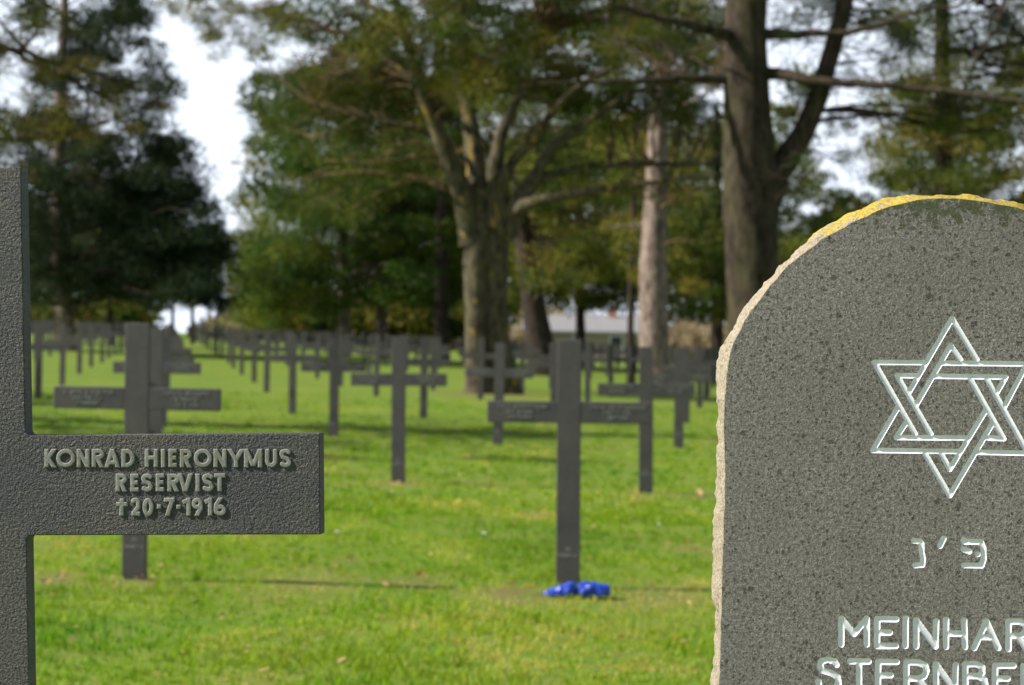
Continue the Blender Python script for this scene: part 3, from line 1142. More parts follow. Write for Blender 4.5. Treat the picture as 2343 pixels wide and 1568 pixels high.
special = {
    (-1, 0): 'large blurred dark cross seen above and below the KONRAD arm',
    (0, 0): 'dark grey cross in mid lawn with crumpled blue wrapping at its foot',
    (-1, 1): 'dark cross alone on open lawn between KONRAD arm tip and blue wrapping',
    (0, 1): 'bluish dark cross just behind the right arm of the cross with the blue wrapping',
    (-2, 1): 'dark cross just behind the big blurred cross, slightly to its right',
    (-3, 2): 'third cross in the overlapping file behind the big blurred left cross',
    (-2, 2): 'slim blue-black cross just right of the tip of the KONRAD arm',
    (-1, 2): 'blue-black cross in front of the foot of the forked tree trunk',
    (0, 2): 'blue-black cross between the pinkish trunk and the headstone',
    (-3, 3): 'thin dark cross above the KONRAD arm tip, left of the slim blue-black one',
    (-2, 3): 'small dark cross half covered by the right arm of the cross on the open lawn',
}
cnt = 0
rows = {}
for (x, y, i, j, ln) in placed:
    rows.setdefault(j, []).append((x, y, i, ln))
for j, lst in rows.items():
    lst.sort()
    vis = [q for q in lst if -5 < CX + F * q[0] / q[1] < 2347]
    for (x, y, i, ln) in lst:
        lvl = 2 if j <= 2 else (1 if j <= 4 else 0)
        o = place_cross((x, y), lvl, lean=(0, ln) if ln is not None else None)
        if (i, j) in special:
            tag(o, special[(i, j)], 'grave cross', GRP)
        elif j <= 7:
            u = CX + F * x / y
            if u > 1640:
                k = len([q for q in lst if q[0] >= x])
                tag(o, '%s dark metal cross from the right in the %s row back, behind the headstone' % (ordw[min(k - 1, 19)], ordw[j]), 'grave cross', GRP)
            else:
                k = len([q for q in lst if q[0] <= x])
                tag(o, '%s dark metal cross from the left in the %s row back, small and blurred' % (ordw[min(k - 1, 19)], ordw[j]), 'grave cross', GRP)
        else:
            u = CX + F * x / y
            where = ('under the dark conifer' if u < 520 else 'left of the forked tree' if u < 1060 else 'between forked tree and pinkish pine' if u < 1470
                     else 'between pinkish pine and headstone' if u < 1640 else 'hidden behind the headstone')
            dep = 'nearer' if j < 12 else 'last'
            tag(o, 'tiny dark cross in the %s far rows %s' % (dep, where), 'grave cross', 'tiny crosses in the %s far rows %s' % (dep, where))
        cnt += 1
print('CROSSES', cnt)
bmf = [np.array([v.co[:] for v in ME_WHOLE.vertices]), [tuple(p.vertices) for p in ME_WHOLE.polygons]]
fv, ff, o_ = [], [], 0
for j in range(18, 32):
    for i in range(-60, 50):
        p = P0 + EXC * i + EYR * j
        u = CX + F * p[0] / p[1]
        if not (-100 < u < 1900): continue
        q = bmf[0].copy()
        c_, s_ = math.cos(-TH), math.sin(-TH)
        X = q[:, 0] * c_ - q[:, 1] * s_ + p[0]; Y = q[:, 0] * s_ + q[:, 1] * c_ + p[1]
        fv.append(np.stack([X, Y, q[:, 2] + zg1(p[0], p[1])], -1))
        ff += [tuple(k + o_ for k in f) for f in bmf[1]]; o_ += len(q)
tag(link_mesh('distant_crosses', py_mesh('distant_crosses', np.vstack(fv), ff), M_METAL), 'farthest rows of dark crosses merging into a dark band below the woodland', 'grave crosses', kind='stuff')


# ------------------------------------------------------------------ grass
def grass(name, n, y0, y1, hmin, hmax, wid, power, seed, label=None):
    g = np.random.default_rng(seed)
    t = g.random(n) ** power
    y = y0 + (y1 - y0) * t
    hw = .27 * y + .9
    x = g.uniform(-1, 1, n) * hw
    # gather into tufts
    tuf = g.integers(0, n // 7, n)
    tx = g.normal(0, .012 + .0006 * y0, n); ty = g.normal(0, .012 + .0006 * y0, n)
    x = x[tuf] + tx; y = y[tuf] + ty
    bb = bare(x, y)
    keep = g.random(n) > bb * 1.25
    x, y, bb, tuf = x[keep], y[keep], bb[keep], tuf[keep]
    n = len(x)
    z = zg(x, y) - .004
    patch = np.array([mnoise.noise(Vector((a * .9, b * .9, seed))) for a, b in zip(x[:n // 7 + 1], y[:n // 7 + 1])])
    hgt = g.uniform(hmin, hmax, n) * (1 + .35 * np.sin(x * 3.1 + y * 1.7) * np.sin(y * 2.3 - x)) * (1 - .5 * bb)
    az = g.uniform(0, 2 * math.pi, n)
    lean = g.uniform(.15, 1.1, n) * hgt
    dx, dy = np.cos(az) * lean, np.sin(az) * lean
    fa = g.uniform(0, 2 * math.pi, n)
    w = wid * g.uniform(.6, 1.4, n)
    sx, sy = np.cos(fa) * w * .5, np.sin(fa) * w * .5
    b0 = np.stack([x - sx, y - sy, z], -1); b1 = np.stack([x + sx, y + sy, z], -1)
    m0 = np.stack([x + dx * .35 - sx * .8, y + dy * .35 - sy * .8, z + hgt * .6], -1)
    m1 = np.stack([x + dx * .35 + sx * .8, y + dy * .35 + sy * .8, z + hgt * .6], -1)
    tp = np.stack([x + dx, y + dy, z + hgt * .95], -1)
    V = np.stack([b0, b1, m1, m0, tp], 1).reshape(-1, 3)
    k = np.arange(n)[:, None] * 5
    T = np.concatenate([k + [0, 1, 2], k + [0, 2, 3], k + [3, 2, 4]], 1).reshape(-1, 3)
    pf = np.array([max(0.0, mnoise.noise(Vector((a * 1.5, b * .8, 2.2))) + .5 * mnoise.noise(Vector((a * 5, b * 3, 7.7)))) for a, b in zip(x, y)])
    tt = np.clip(.36 + g.normal(0, .2, n) + .25 * np.sin(x * 1.3 + 1.1) * np.sin(y * .9) + bb * .9 + .75 * pf, 0, 1)
    tint = np.repeat(tt, 5)
    me = np_mesh(name, V, T, smooth=True, tint=tint)
    o = link_mesh(name, me, M_GRASS)
    return tag(o, label or 'short bright green lawn grass between the crosses', 'grass', kind='stuff')


grass('grass', 170000, 6.2, 15, .014, .042, .0045, 1.2, 3)
grass('grass', 110000, 14, 40, .016, .042, .011, 1.3, 4, 'bright green grass further back among the crosses')


# ------------------------------------------------------------------ small things on the lawn
def daisy(u, v, r, label):
    p, d = ground_at(u, v)
    o = empty('daisy', (p[0], p[1], zg1(p[0], p[1])), random.uniform(0, 6))
    tag(o, label, 'flower', 'white daisies in the grass')
    tb = Tubes(); tb.add([(0, 0, 0), (.003, 0, .03), (0, 0, .058)], [.0018, .0015, .0015], 6)
    link_mesh('stem', tb.mesh('stem'), M_PINE_GREEN, o)
    V, Fc = [], []
    for k in range(12):
        a = k * math.pi / 6
        c, s = math.cos(a), math.sin(a)
        q = len(V)
        for (rr, ww, zz) in ((.15, .10, .058), (.6, .22, .064), (1, .10, .060)):
            V += [(c * rr * r - s * ww * r, s * rr * r + c * ww * r, zz + .3 * r * rr), (c * rr * r + s * ww * r, s * rr * r - c * ww * r, zz + .3 * r * rr)]
        Fc += [(q, q + 1, q + 3, q + 2), (q + 2, q + 3, q + 5, q + 4)]
    link_mesh('petals', py_mesh('petals', V, Fc), M_WHITE, o)
    bm = bmesh.new(); bmesh.ops.create_icosphere(bm, subdivisions=1, radius=r * .28, matrix=Matrix.Translation((0, 0, .062)))
    me = bpy.data.meshes.new('centre'); bm.to_mesh(me); bm.free()
    link_mesh('centre', me, M_YELLOW, o)


M_WHITE = mat_plain('white_petals', (.8, .8, .78), .6, .05)
M_YELLOW = mat_plain('yellow_flower_centre', (.6, .42, .03), .7, .1)
for (u, v, r, lb) in ((1107, 1246, .016, 'brightest white daisy in the grass left of the blue wrapping'), (1506, 1222, .014, 'white daisy in the grass right of the cross with blue wrapping'),
                      (770, 1243, .014, 'white daisy just right of the lower corner of the KONRAD arm'), (438, 975, .014, 'pale daisy right above the KONRAD arm beside the overlapping crosses'),
                      (1110, 1000, .014, 'small pale daisy beside the cross in front of the forked tree')):
    daisy(u, v, r, lb)


def dry_leaf(u, v, s, label, tint=.5):
    p, d = ground_at(u, v)
    g = random.Random(int(u * 7 + v))
    o_pts = [(-1, 0), (-.6, .28), (-.2, .40), (.1, .30), (.35, .42), (.6, .22), (1, 0), (.6, -.2), (.3, -.38), (0, -.28), (-.3, -.4), (-.65, -.22)]
    V = [(0, 0, .012)]
    for (x, y) in o_pts:
        V.append((x * s, y * s, .012 + .35 * s * (y * y * 2 + abs(x) * .4) + g.uniform(0, .1) * s))
    Fc = [(0, k + 1, (k + 1) % len(o_pts) + 1) for k in range(len(o_pts))]
    me = py_mesh('fallen_leaf', V, Fc)
    a = me.attributes.new('tint', 'FLOAT', 'POINT'); a.data.foreach_set('value', np.full(len(V), tint, np.float32))
    o = link_mesh('fallen_leaf', me, M_DRY)
    o.location = (p[0], p[1], zg1(p[0], p[1]) + .018)
    o.rotation_euler = (g.uniform(-.5, .5), g.uniform(-.5, .5), g.uniform(0, 6))
    tag(o, label, 'leaf', 'fallen leaves on the lawn')


for (u, v, s, lb, t) in ((85, 1328, .04, 'pale curled leaf on the grass right beside the nearest cross post', 1.0), (132, 1335, .035, 'pale leaf on the grass, second out from the nearest cross post', 1.0),
                         (798, 1290, .035, 'brown leaf on the lawn below the KONRAD arm tip', .3), (958, 1330, .04, 'reddish brown leaf on the lawn left of the blue wrapping', 0.0),
                         (905, 1352, .03, 'brown leaf just below the reddish one left of the blue wrapping', .1), (1210, 1360, .04, 'brown leaf touching the left side of the blue wrapping', .2),
                         (1570, 1256, .05, 'brown leaf on bare soil near the headstone edge', .2), (1598, 1262, .03, 'pale leaf closest to the headstone edge', 1.0),
                         (1600, 1137, .06, 'tan leaf on the bare soil patch beside the headstone, behind the nearer brown one', .8), (605, 1556, .035, 'tan leaf at the bottom edge of the lawn', .8),
                         (1330, 1460, .03, 'yellowish leaf in the front grass below the blue wrapping', .9), (455, 1498, .03, 'pale leaf in the front grass below the KONRAD arm', .9)):
    dry_leaf(u, v, s, lb, t)

def litter(n, seed):
    g = np.random.default_rng(seed)
    V, T, tt = [], [], []
    while len(V) < n:
        y = 6.5 + 26 * g.random() ** 1.3
        x = g.uniform(-.27, .27) * y
        bx = float(bare(np.array([x]), np.array([y]))[0])
        if g.random() > .10 + bx: continue
        s = g.uniform(.008, .022)
        z = zg1(x, y) + g.uniform(.012, .034)
        a = g.uniform(0, 6.28)
        ex_ = np.array([math.cos(a), math.sin(a), g.uniform(-.5, .5)]); ey_ = np.array([-math.sin(a), math.cos(a), g.uniform(-.5, .5)])
        c = np.array([x, y, z])
        V.append([c - ex_ * s, c - ey_ * s * .5, c + ex_ * s, c + ey_ * s * .5 + [0, 0, s * .3]])
        tt += [g.random()] * 4
    V = np.array(V).reshape(-1, 3)
    T = np.arange(len(V)).reshape(-1, 4)
    tag(link_mesh('leaf_litter', np_mesh('leaf_litter', V, T, tint=tt), M_DRY), 'scattered dry brown leaves and bits on the lawn', 'leaf litter', kind='stuff')


litter(950, 77)

# blue wrapping at the foot of the cross
def build_blue():
    p, d = ground_at(1318, 1368)
    px = d / F
    m, nt, b, out = new_mat('blue_plastic_film')
    v = coords(nt)
    c = mixc(nt, noise_tex(nt, v, 25, 3), (.006, .020, .30), (.022, .085, .58))
    nt.links.new(c, b.inputs['Base Color'])
    nt.links.new(bump(nt, noise_tex(nt, v, 60, 4), .7, .006), b.inputs['Normal'])
    b.inputs['Roughness'].default_value = .28
    root = empty('blue_wrapping', (p[0], p[1], zg1(p[0], p[1])), 0)
    tag(root, 'crumpled bright blue plastic wrapping, two lobes, lying against the foot of the middle cross', 'wrapping')
    # two crumpled sleeves that meet at a pinched dark fold
    for sgn, pts, wd in ((-1, [(-76, 6, 4), (-60, 12, 9), (-35, 20, 15), (-12, 29, 19), (-1, 30, 15)], .09),
                         (1, [(2, 24, 15), (14, 27, 20), (36, 27, 20), (60, 24, 19), (74, 24, 15), (78, 22, 8)], .11)):
        V, Fc = [], []
        S = 14
        pts = np.array(pts, float)
        n = 16
        tt = np.linspace(0, 1, n)
        s0 = np.linspace(0, 1, len(pts))
        X = np.interp(tt, s0, pts[:, 0]) * px; Zc = np.interp(tt, s0, pts[:, 1]) * px; Rr = np.interp(tt, s0, pts[:, 2]) * px
        for i in range(n):
            for k in range(S):
                a = 2 * math.pi * k / S
                e = 1 + .28 * mnoise.noise(Vector((X[i] * 45, math.cos(a) * 1.7, math.sin(a) * 1.7 + sgn * 5)))
                sq = 1 / max(abs(math.cos(a)), abs(math.sin(a)) , .78)
                y = math.cos(a) * Rr[i] * 1.5 * e * sq * .8
                z = max(.002, Zc[i] * .62 + math.sin(a) * Rr[i] * .72 * e * sq + .008)
                V.append((X[i], y, z))
        for i in range(n - 1):
            for k in range(S):
                k2 = (k + 1) % S
                Fc.append((i * S + k, i * S + k2, (i + 1) * S + k2, (i + 1) * S + k))
        Fc.append(tuple(range(S - 1, -1, -1))); Fc.append(tuple((n - 1) * S + k for k in range(S)))
        link_mesh('film_lobe', py_mesh('film_lobe', V, Fc), m, root)
    # the pinched fold with its tie
    V, Fc = [], []
    for i, x in enumerate((-3, -1, 1, 3)):
        for k in range(10):
            a = 2 * math.pi * k / 10
            r = (14 if i in (0, 3) else 10) * px
            V.append((x * px, math.cos(a) * r * 1.2, max(.002, 14 * px + math.sin(a) * r)))
    for i in range(3):
        for k in range(10):
            k2 = (k + 1) % 10
            Fc.append((i * 10 + k, i * 10 + k2, i * 10 + 10 + k2, i * 10 + 10 + k))
    link_mesh('tie', py_mesh('tie', V, Fc), mat_plain('dark_blue_tie', (.008, .012, .09), .5), root)


build_blue()

# ------------------------------------------------------------------ trees
def in_poly(pts, poly):
    x, y = pts[:, 0], pts[:, 1]
    ins = np.zeros(len(pts), bool)
    for k in range(len(poly)):
        a, b = poly[k], poly[(k + 1) % len(poly)]
        if a[1] == b[1]: continue
        c = (a[1] > y) != (b[1] > y)
        ins ^= c & (x < (b[0] - a[0]) * (y - a[1]) / (b[1] - a[1]) + a[0])
    return ins


def sample_poly(poly, n, g):
    poly = np.array(poly, float)
    lo, hi = poly.min(0), poly.max(0)
    out = np.zeros((0, 2))
    while len(out) < n:
        q = g.uniform(lo, hi, (n * 2, 2))
        out = np.vstack([out, q[in_poly(q, poly)]])
    return out[:n]


def needles(C, rad, tints, per, L, w, g, flat=.65, squash=.7):
    """C: clump centres, rad: their radii. every needle spray is a narrow leaf-sized triangle"""
    n = len(C) * per
    idx = np.repeat(np.arange(len(C)), per)
    o = g.normal(0, 1, (n, 3))
    o /= np.linalg.norm(o, axis=1)[:, None]
    rr = g.random(n) ** .45
    P = C[idx] + o * (rad[idx] * rr)[:, None] * [1, 1, squash]
    dr = o * .8 + g.normal(0, .6, (n, 3)); dr[:, 2] += .25
    dr /= np.linalg.norm(dr, axis=1)[:, None]
    sd = np.cross(dr, g.normal(0, 1, (n, 3))); sd /= np.linalg.norm(sd, axis=1)[:, None] + 1e-9
    l = L * g.uniform(.6, 1.4, n); ww = w * g.uniform(.6, 1.4, n)
    a = P - sd * (ww * .5)[:, None]; b = P + sd * (ww * .5)[:, None]; c = P + dr * l[:, None]
    V = np.stack([a, b, c], 1).reshape(-1, 3)
    T = np.arange(n * 3).reshape(-1, 3)
    tt = np.clip(tints[idx] + g.normal(0, .1, n), 0, 1)
    return V, T, np.repeat(tt, 3)


def build_tree(name, label, base_px, d, trunk, crowns, bark, leafmat, group=None, limbs=(), seed=1, kind_cat='tree', tw=.012, base_z=None, twigs=True, twigmat=None):
    """trunk: [(u, v, width_px)...] from top to foot; limbs: list of [(u, v, width_px)...] starting at the stem;
    crowns: list of dicts(poly, n, r, per, L, w, dy, tint)"""
    g = np.random.default_rng(seed)
    u0, v0 = base_px
    b = at(u0, v0, d)
    bz = zg1(b[0], b[1])
    root = empty(name, (b[0], b[1], bz))
    tag(root, label, kind_cat, group)
    org = np.array([b[0], b[1], bz])

    def w2(u, v, dd=0.0):
        return at(u, v, d + dd) - org
    tr = Tubes()
    stems = []
    pts = np.array([w2(u, v) for u, v, _ in trunk]); rad = np.array([abs(w / 2 / F * d) for *_, w in trunk])
    pts[-1][2] = -.15
    n = max(14, int(np.linalg.norm(pts[0] - pts[-1]) / .25))
    s = np.linspace(0, 1, len(pts))
    P = resample(pts, n)
    cl = np.r_[0, np.cumsum(np.linalg.norm(np.diff(pts, axis=0), axis=1))]; cl /= cl[-1]
    Rr = np.interp(np.linspace(0, 1, n), cl, rad)
    tr.add(P, Rr, 16, rough=.06)
    stems.append(P)
    trunk_o = link_mesh('trunk', tr.mesh('trunk'), bark, root)
    for lb in limbs:
        tl = Tubes()
        m_ = len(lb)
        dd = g.uniform(-1.5, 1.5)
        if len(lb[0]) == 4:
            dd = lb[0][3]
        q = np.array([w2(x[0], x[1], dd * k / (m_ - 1)) for k, x in enumerate(lb)])
        rad = np.array([x[2] / 2 / F * d for x in lb])
        nn_ = max(10, int(np.linalg.norm(q[0] - q[-1]) / .2))
        P = resample(q, nn_)
        P[1:-1] += g.normal(0, .012, (nn_ - 2, 3))
        tl.add(P, np.interp(np.linspace(0, 1, nn_), np.linspace(0, 1, m_), rad), 9, rough=.07)
        link_mesh('limb', tl.mesh('limb'), bark, root)
        stems.append(P)
    allst = np.vstack(stems)
    tb = Tubes()
    Vs, Ts, tn, off = [], [], [], 0
    for cr in crowns:
        c2 = sample_poly(cr['poly'], cr['n'], g)
        dy = g.normal(cr.get('off', 0.0), cr.get('dy', 2.0), len(c2))
        C = np.array([w2(u, v, q) for (u, v), q in zip(c2, dy)])
        rad = g.uniform(cr['r'] * .55, cr['r'] * 1.35, len(C))
        lo, hi = cr.get('tint', (.1, .9))
        ti = g.uniform(lo, hi, len(C))
        V, T, t_ = needles(C, rad, ti, cr['per'], cr['L'], cr['w'], g, squash=cr.get('sq', .6))
        Vs.append(V); Ts.append(T + off); tn.append(t_); off += len(V)
        if twigs:
            for k in range(0, len(C), cr.get('tev', 1)):
                c = C[k]
                low = allst[allst[:, 2] < c[2] + .2]
                if len(low) == 0: low = allst
                dist = np.linalg.norm(low - c, axis=1) + np.maximum(0, low[:, 2] - c[2]) * 2
                a = low[dist.argmin()]
                ln = np.linalg.norm(a - c)
                if ln < .3: continue
                mid = (a + c) / 2 + g.normal(0, .07 * ln, 3) + [0, 0, .08 * ln]
                mid2 = a * .2 + c * .8 + g.normal(0, .05 * ln, 3) + [0, 0, .05 * ln]
                P = resample([a, mid, mid2, c], 8)
                r0 = min(.035, .008 + .006 * ln) * cr.get('tr', 1.0)
                tb.add(P, np.linspace(r0, r0 * .3, 8), 4)
                for _ in range(cr.get('side', 0)):
                    t0 = P[g.integers(3, 8)]
                    e = t0 + g.normal(0, .45, 3) * [1, 1, .5] + [0, 0, .05]
                    tb.add([t0, (t0 + e) / 2 + g.normal(0, .05, 3), e], [r0 * .45, r0 * .35, r0 * .2], 4)
    if tb.V:
        me = tb.mesh('branches')
        link_mesh('branches', me, twigmat or bark, root)
    if Vs:
        me = np_mesh('crown', np.vstack(Vs), np.vstack(Ts), tint=np.concatenate(tn))
        link_mesh('crown', me, leafmat, root)
    return root


# the forked tree in the centre
build_tree('forked_tree', 'thick forked tree in the middle, trunk splitting into many stems, sunlit left side', (1115, 900), 46,
           [(1100, 470, 50), (1097, 520, 60), (1088, 600, 60), (1090, 700, 52), (1090, 800, 52), (1092, 870, 60), (1094, 905, 80)],
           [dict(poly=[(620, 160), (760, 120), (900, 60), (1100, 40), (1500, 20), (1640, 60), (1640, 330), (1420, 320), (1250, 230), (1100, 250), (960, 260), (800, 330), (620, 330)], n=200, r=.46, per=170, L=.17, w=.026, off=3.2, dy=1.2, tint=(.1, .85), side=2),
            dict(poly=[(780, 110), (900, 20), (1100, -40), (1560, -40), (1600, 120), (1400, 150), (1200, 190), (1080, 230), (900, 200)], n=95, r=.42, per=150, L=.16, w=.024, off=-1.6, dy=.9, tint=(.2, 1.0), side=2, tr=.8),
            dict(poly=[(640, -420), (1500, -420), (1640, -60), (1640, 60), (1000, 70), (760, 130), (640, 60)], n=190, r=.55, per=150, L=.18, w=.034, off=1.5, dy=2.4, tint=(.1, .85), side=1),
            dict(poly=[(640, 330), (1040, 330), (1030, 450), (700, 520), (620, 440)], off=6, n=50, r=.42, per=130, L=.16, w=.03, dy=1.5, tint=(.1, .8), side=0, tev=5),
            dict(poly=[(370, -30), (640, -30), (640, 150), (560, 110), (480, 150), (450, 60), (380, 60)], n=62, r=.22, per=75, L=.14, w=.02, off=.5, dy=.8, tint=(.35, 1.0), side=2, tr=.5),
            dict(poly=[(1180, 440), (1640, 400), (1640, 470), (1250, 500)], n=10, r=.3, per=70, L=.14, w=.025, tint=(.5, 1), side=2)],
           M_BARK_OAK, M_PINE, seed=11, twigmat=M_TWIG, limbs=[
               [(1146, 470, 60, .3), (1136, 520, 64), (1130, 600, 64), (1131, 700, 62), (1133, 800, 62), (1146, 870, 78), (1152, 912, 100)],  # second stem added beside the trunk so the left one shades it
               [(1080, 560, 60, -1.0), (1068, 470, 52), (1040, 400, 44), (1010, 320, 36), (975, 230, 34), (945, 140, 28), (915, 50, 22), (890, -90, 16)],
               [(1100, 520, 60, .6), (1090, 420, 46), (1082, 320, 38), (1068, 240, 32), (1060, 130, 24), (1045, -80, 16)],
               [(1135, 520, 70, 0), (1132, 430, 52), (1140, 350, 34), (1150, 285, 24), (1185, 235, 16), (1215, 150, 12), (1230, 60, 8)],
               [(1140, 500, 50, -1.5), (1155, 390, 30), (1228, 311, 22), (1278, 238, 19), (1328, 190, 14), (1400, 160, 9)],
               [(1150, 540, 60, -.8), (1177, 480, 48), (1228, 395, 30), (1258, 341, 24), (1328, 291, 18), (1428, 218, 12), (1510, 190, 8)],
               [(1165, 500, 40, -2), (1197, 467, 24), (1328, 441, 17), (1509, 416, 13), (1640, 398, 8)],
               [(1195, 440, 30, -.5), (1250, 402, 18), (1353, 381, 15), (1513, 374, 12), (1640, 378, 8)],
               [(1005, 310, 18, -1.2), (952, 296, 13), (801, 261, 10), (726, 246, 6)],
               [(960, 200, 16, 1.0), (830, 90, 11), (640, 30, 7), (430, 20, 4)],
               [(925, 60, 18, .5), (790, -20, 10), (620, -60, 5)],
           ])

# the big furrowed trunk left of the headstone
build_tree('large_pine', 'massive furrowed pine trunk rising behind the headstone, with a side stem forking to the right', (1728, 935), 38,
           [(1725, -1100, 40), (1718, -500, 70), (1710, -60, 92), (1707, 80, 98), (1707, 240, 108), (1712, 370, 124), (1716, 430, 132), (1718, 520, 126), (1722, 700, 112), (1726, 860, 120), (1728, 940, 150)],
           [dict(poly=[(1560, -300), (2400, -300), (2500, 60), (2300, 130), (2050, 110), (1960, 40), (1800, 60), (1600, 60)], n=110, r=.42, per=150, L=.15, w=.022, off=1.8, dy=1.8, tint=(.0, .8), side=3),
            dict(poly=[(1770, -20), (1980, -20), (1990, 250), (1960, 470), (1790, 600), (1780, 330)], n=64, r=.23, per=75, L=.13, w=.018, off=1.2, dy=1.4, tint=(.0, .6), side=3, tr=.6),
            dict(poly=[(1960, 40), (2450, 40), (2450, 330), (2100, 290), (1960, 200)], n=52, r=.42, per=150, L=.15, w=.022, off=2.5, dy=1.5, tint=(.1, .85), side=3),
            dict(poly=[(1350, -100), (1640, -100), (1640, 230), (1480, 200), (1350, 120)], n=22, r=.36, per=120, L=.15, w=.022, off=2.5, dy=1.2, tint=(.1, .8), side=3),
            dict(poly=[(1500, -1100), (2000, -1100), (2400, -300), (1400, -300)], n=60, r=.7, per=120, L=.2, w=.05, dy=2.4, side=0)],
           M_BARK_BIG, M_PINE, seed=12, twigmat=M_BARK_DARK, limbs=[
               [(1745, 470, 80, .3), (1778, 400, 58), (1835, 310, 50), (1880, 200, 44), (1905, 110, 38), (1930, 20, 36), (1950, -120, 30), (1960, -300, 16)],
               [(1740, 165, 34, -2.5), (1820, 175, 21), (1900, 190, 18), (2050, 197, 16), (2200, 213, 15), (2345, 235, 12), (2450, 240, 7)],
               [(1690, 182, 34, -1.5), (1560, 180, 18), (1450, 190, 14), (1330, 186, 9), (1230, 195, 5)],
               [(1700, 90, 36, -2), (1600, 62, 22), (1500, 40, 15), (1400, 15, 9)],
               [(1735, 80, 30, -1), (1850, 78, 18), (1980, 72, 13), (2080, 30, 9), (2200, 10, 6)],
               [(2200, 213, 8, -.3), (2240, 120, 6), (2290, 60, 4), (2300, -40, 3)],
               [(1720, -80, 40, 0), (1800, -160, 26), (2000, -260, 18), (2200, -330, 8)],
           ])

# pinkish pine between them
build_tree('slender_pine', 'straight pine with pale pinkish bark between the forked tree and the massive trunk', (1505, 908), 57,
           [(1522, -500, 20), (1520, 0, 34), (1517, 120, 38), (1506, 300, 46), (1499, 480, 56), (1495, 600, 62), (1494, 720, 66), (1499, 840, 70), (1505, 908, 84)],
           [dict(poly=[(1300, -500), (1750, -500), (1800, -60), (1700, 60), (1640, 280), (1400, 260), (1250, -60)], n=90, r=.5, per=140, L=.17, w=.032, off=2.5, dy=1.2, tint=(.1, .9), side=1),
            dict(poly=[(1540, 200), (1660, 200), (1650, 560), (1560, 600)], n=10, r=.35, per=90, L=.15, w=.03, dy=2.5, tint=(.2, .8), side=2)],
           M_BARK_PINK, M_PINE, seed=13, twigmat=M_TWIG, limbs=[
               [(1497, 515, 12, 0), (1440, 518, 7), (1390, 522, 4)], [(1508, 270, 12, .8), (1570, 240, 8), (1640, 200, 5)], [(1515, 120, 14, -.6), (1450, 60, 9), (1380, 20, 5)]])

build_tree('leaning_tree', 'dark leaning trunk just right of the forked tree', (1245, 848), 72,
           [(1185, 420, 30), (1198, 540, 40), (1212, 660, 48), (1222, 720, 56), (1236, 790, 66), (1250, 850, 86)],
           [dict(poly=[(1160, 480), (1460, 460), (1440, 640), (1200, 660)], n=60, r=.6, per=130, L=.22, w=.05, dy=3, tint=(.4, 1.0), side=1),
            dict(poly=[(1050, 200), (1400, 200), (1460, 470), (1160, 480)], n=80, r=.7, per=130, L=.24, w=.055, dy=3, tint=(.2, .9), side=1)],
           M_BARK_DARK, M_PINE, seed=14)

build_tree('thin_tree', 'thin upright trunk just left of the pinkish pine', (1444, 868), 62,
           [(1450, 300, 8), (1448, 500, 11), (1443, 650, 13), (1442, 780, 16), (1444, 870, 22)],
           [dict(poly=[(1380, 250), (1560, 250), (1580, 620), (1400, 640)], n=45, r=.5, per=120, L=.2, w=.045, dy=2.5, tint=(.3, 1.0), side=1)],
           M_BARK_DARK, M_PINE, seed=15)

# dark conifer on the left
DARK = [(60, 330), (90, 150), (180, 20), (338, 0), (355, 110), (398, 200), (385, 275), (430, 305), (415, 345), (450, 420), (480, 470), (490, 540), (515, 590), (520, 660), (500, 700), (330, 690), (60, 690)]
build_tree('dark_conifer', 'broad very dark conifer filling the left, with a straight reddish trunk', (158, 803), 84,
           [(150, -260, 12), (148, 0, 20), (140, 200, 26), (135, 350, 30), (134, 520, 34), (140, 650, 38), (150, 760, 44), (158, 805, 62)],
           [dict(poly=DARK, n=330, r=.75, per=150, L=.28, w=.06, dy=2.8, tint=(.0, .8), side=0, tev=2, sq=.5),
            dict(poly=[(250, 340), (430, 340), (510, 560), (470, 680), (230, 660)], n=120, r=.8, per=150, L=.28, w=.07, dy=2.5, tint=(.0, .5), side=0, tev=2, sq=.5),
            dict(poly=[(-100, 330), (60, 300), (80, 690), (-100, 700)], n=60, r=.7, per=140, L=.28, w=.06, dy=2.8, tint=(.3, 1), side=0, tev=2, sq=.5),
            dict(poly=[(60, -350), (300, -350), (340, 0), (180, 30), (0, 60)], n=60, r=.7, per=140, L=.28, w=.06, dy=2.8, tint=(.2, .9), side=0, tev=2, sq=.5)],
           M_BARK_PINK, M_PINE_DARK, seed=16, twigmat=M_BARK_DARK)

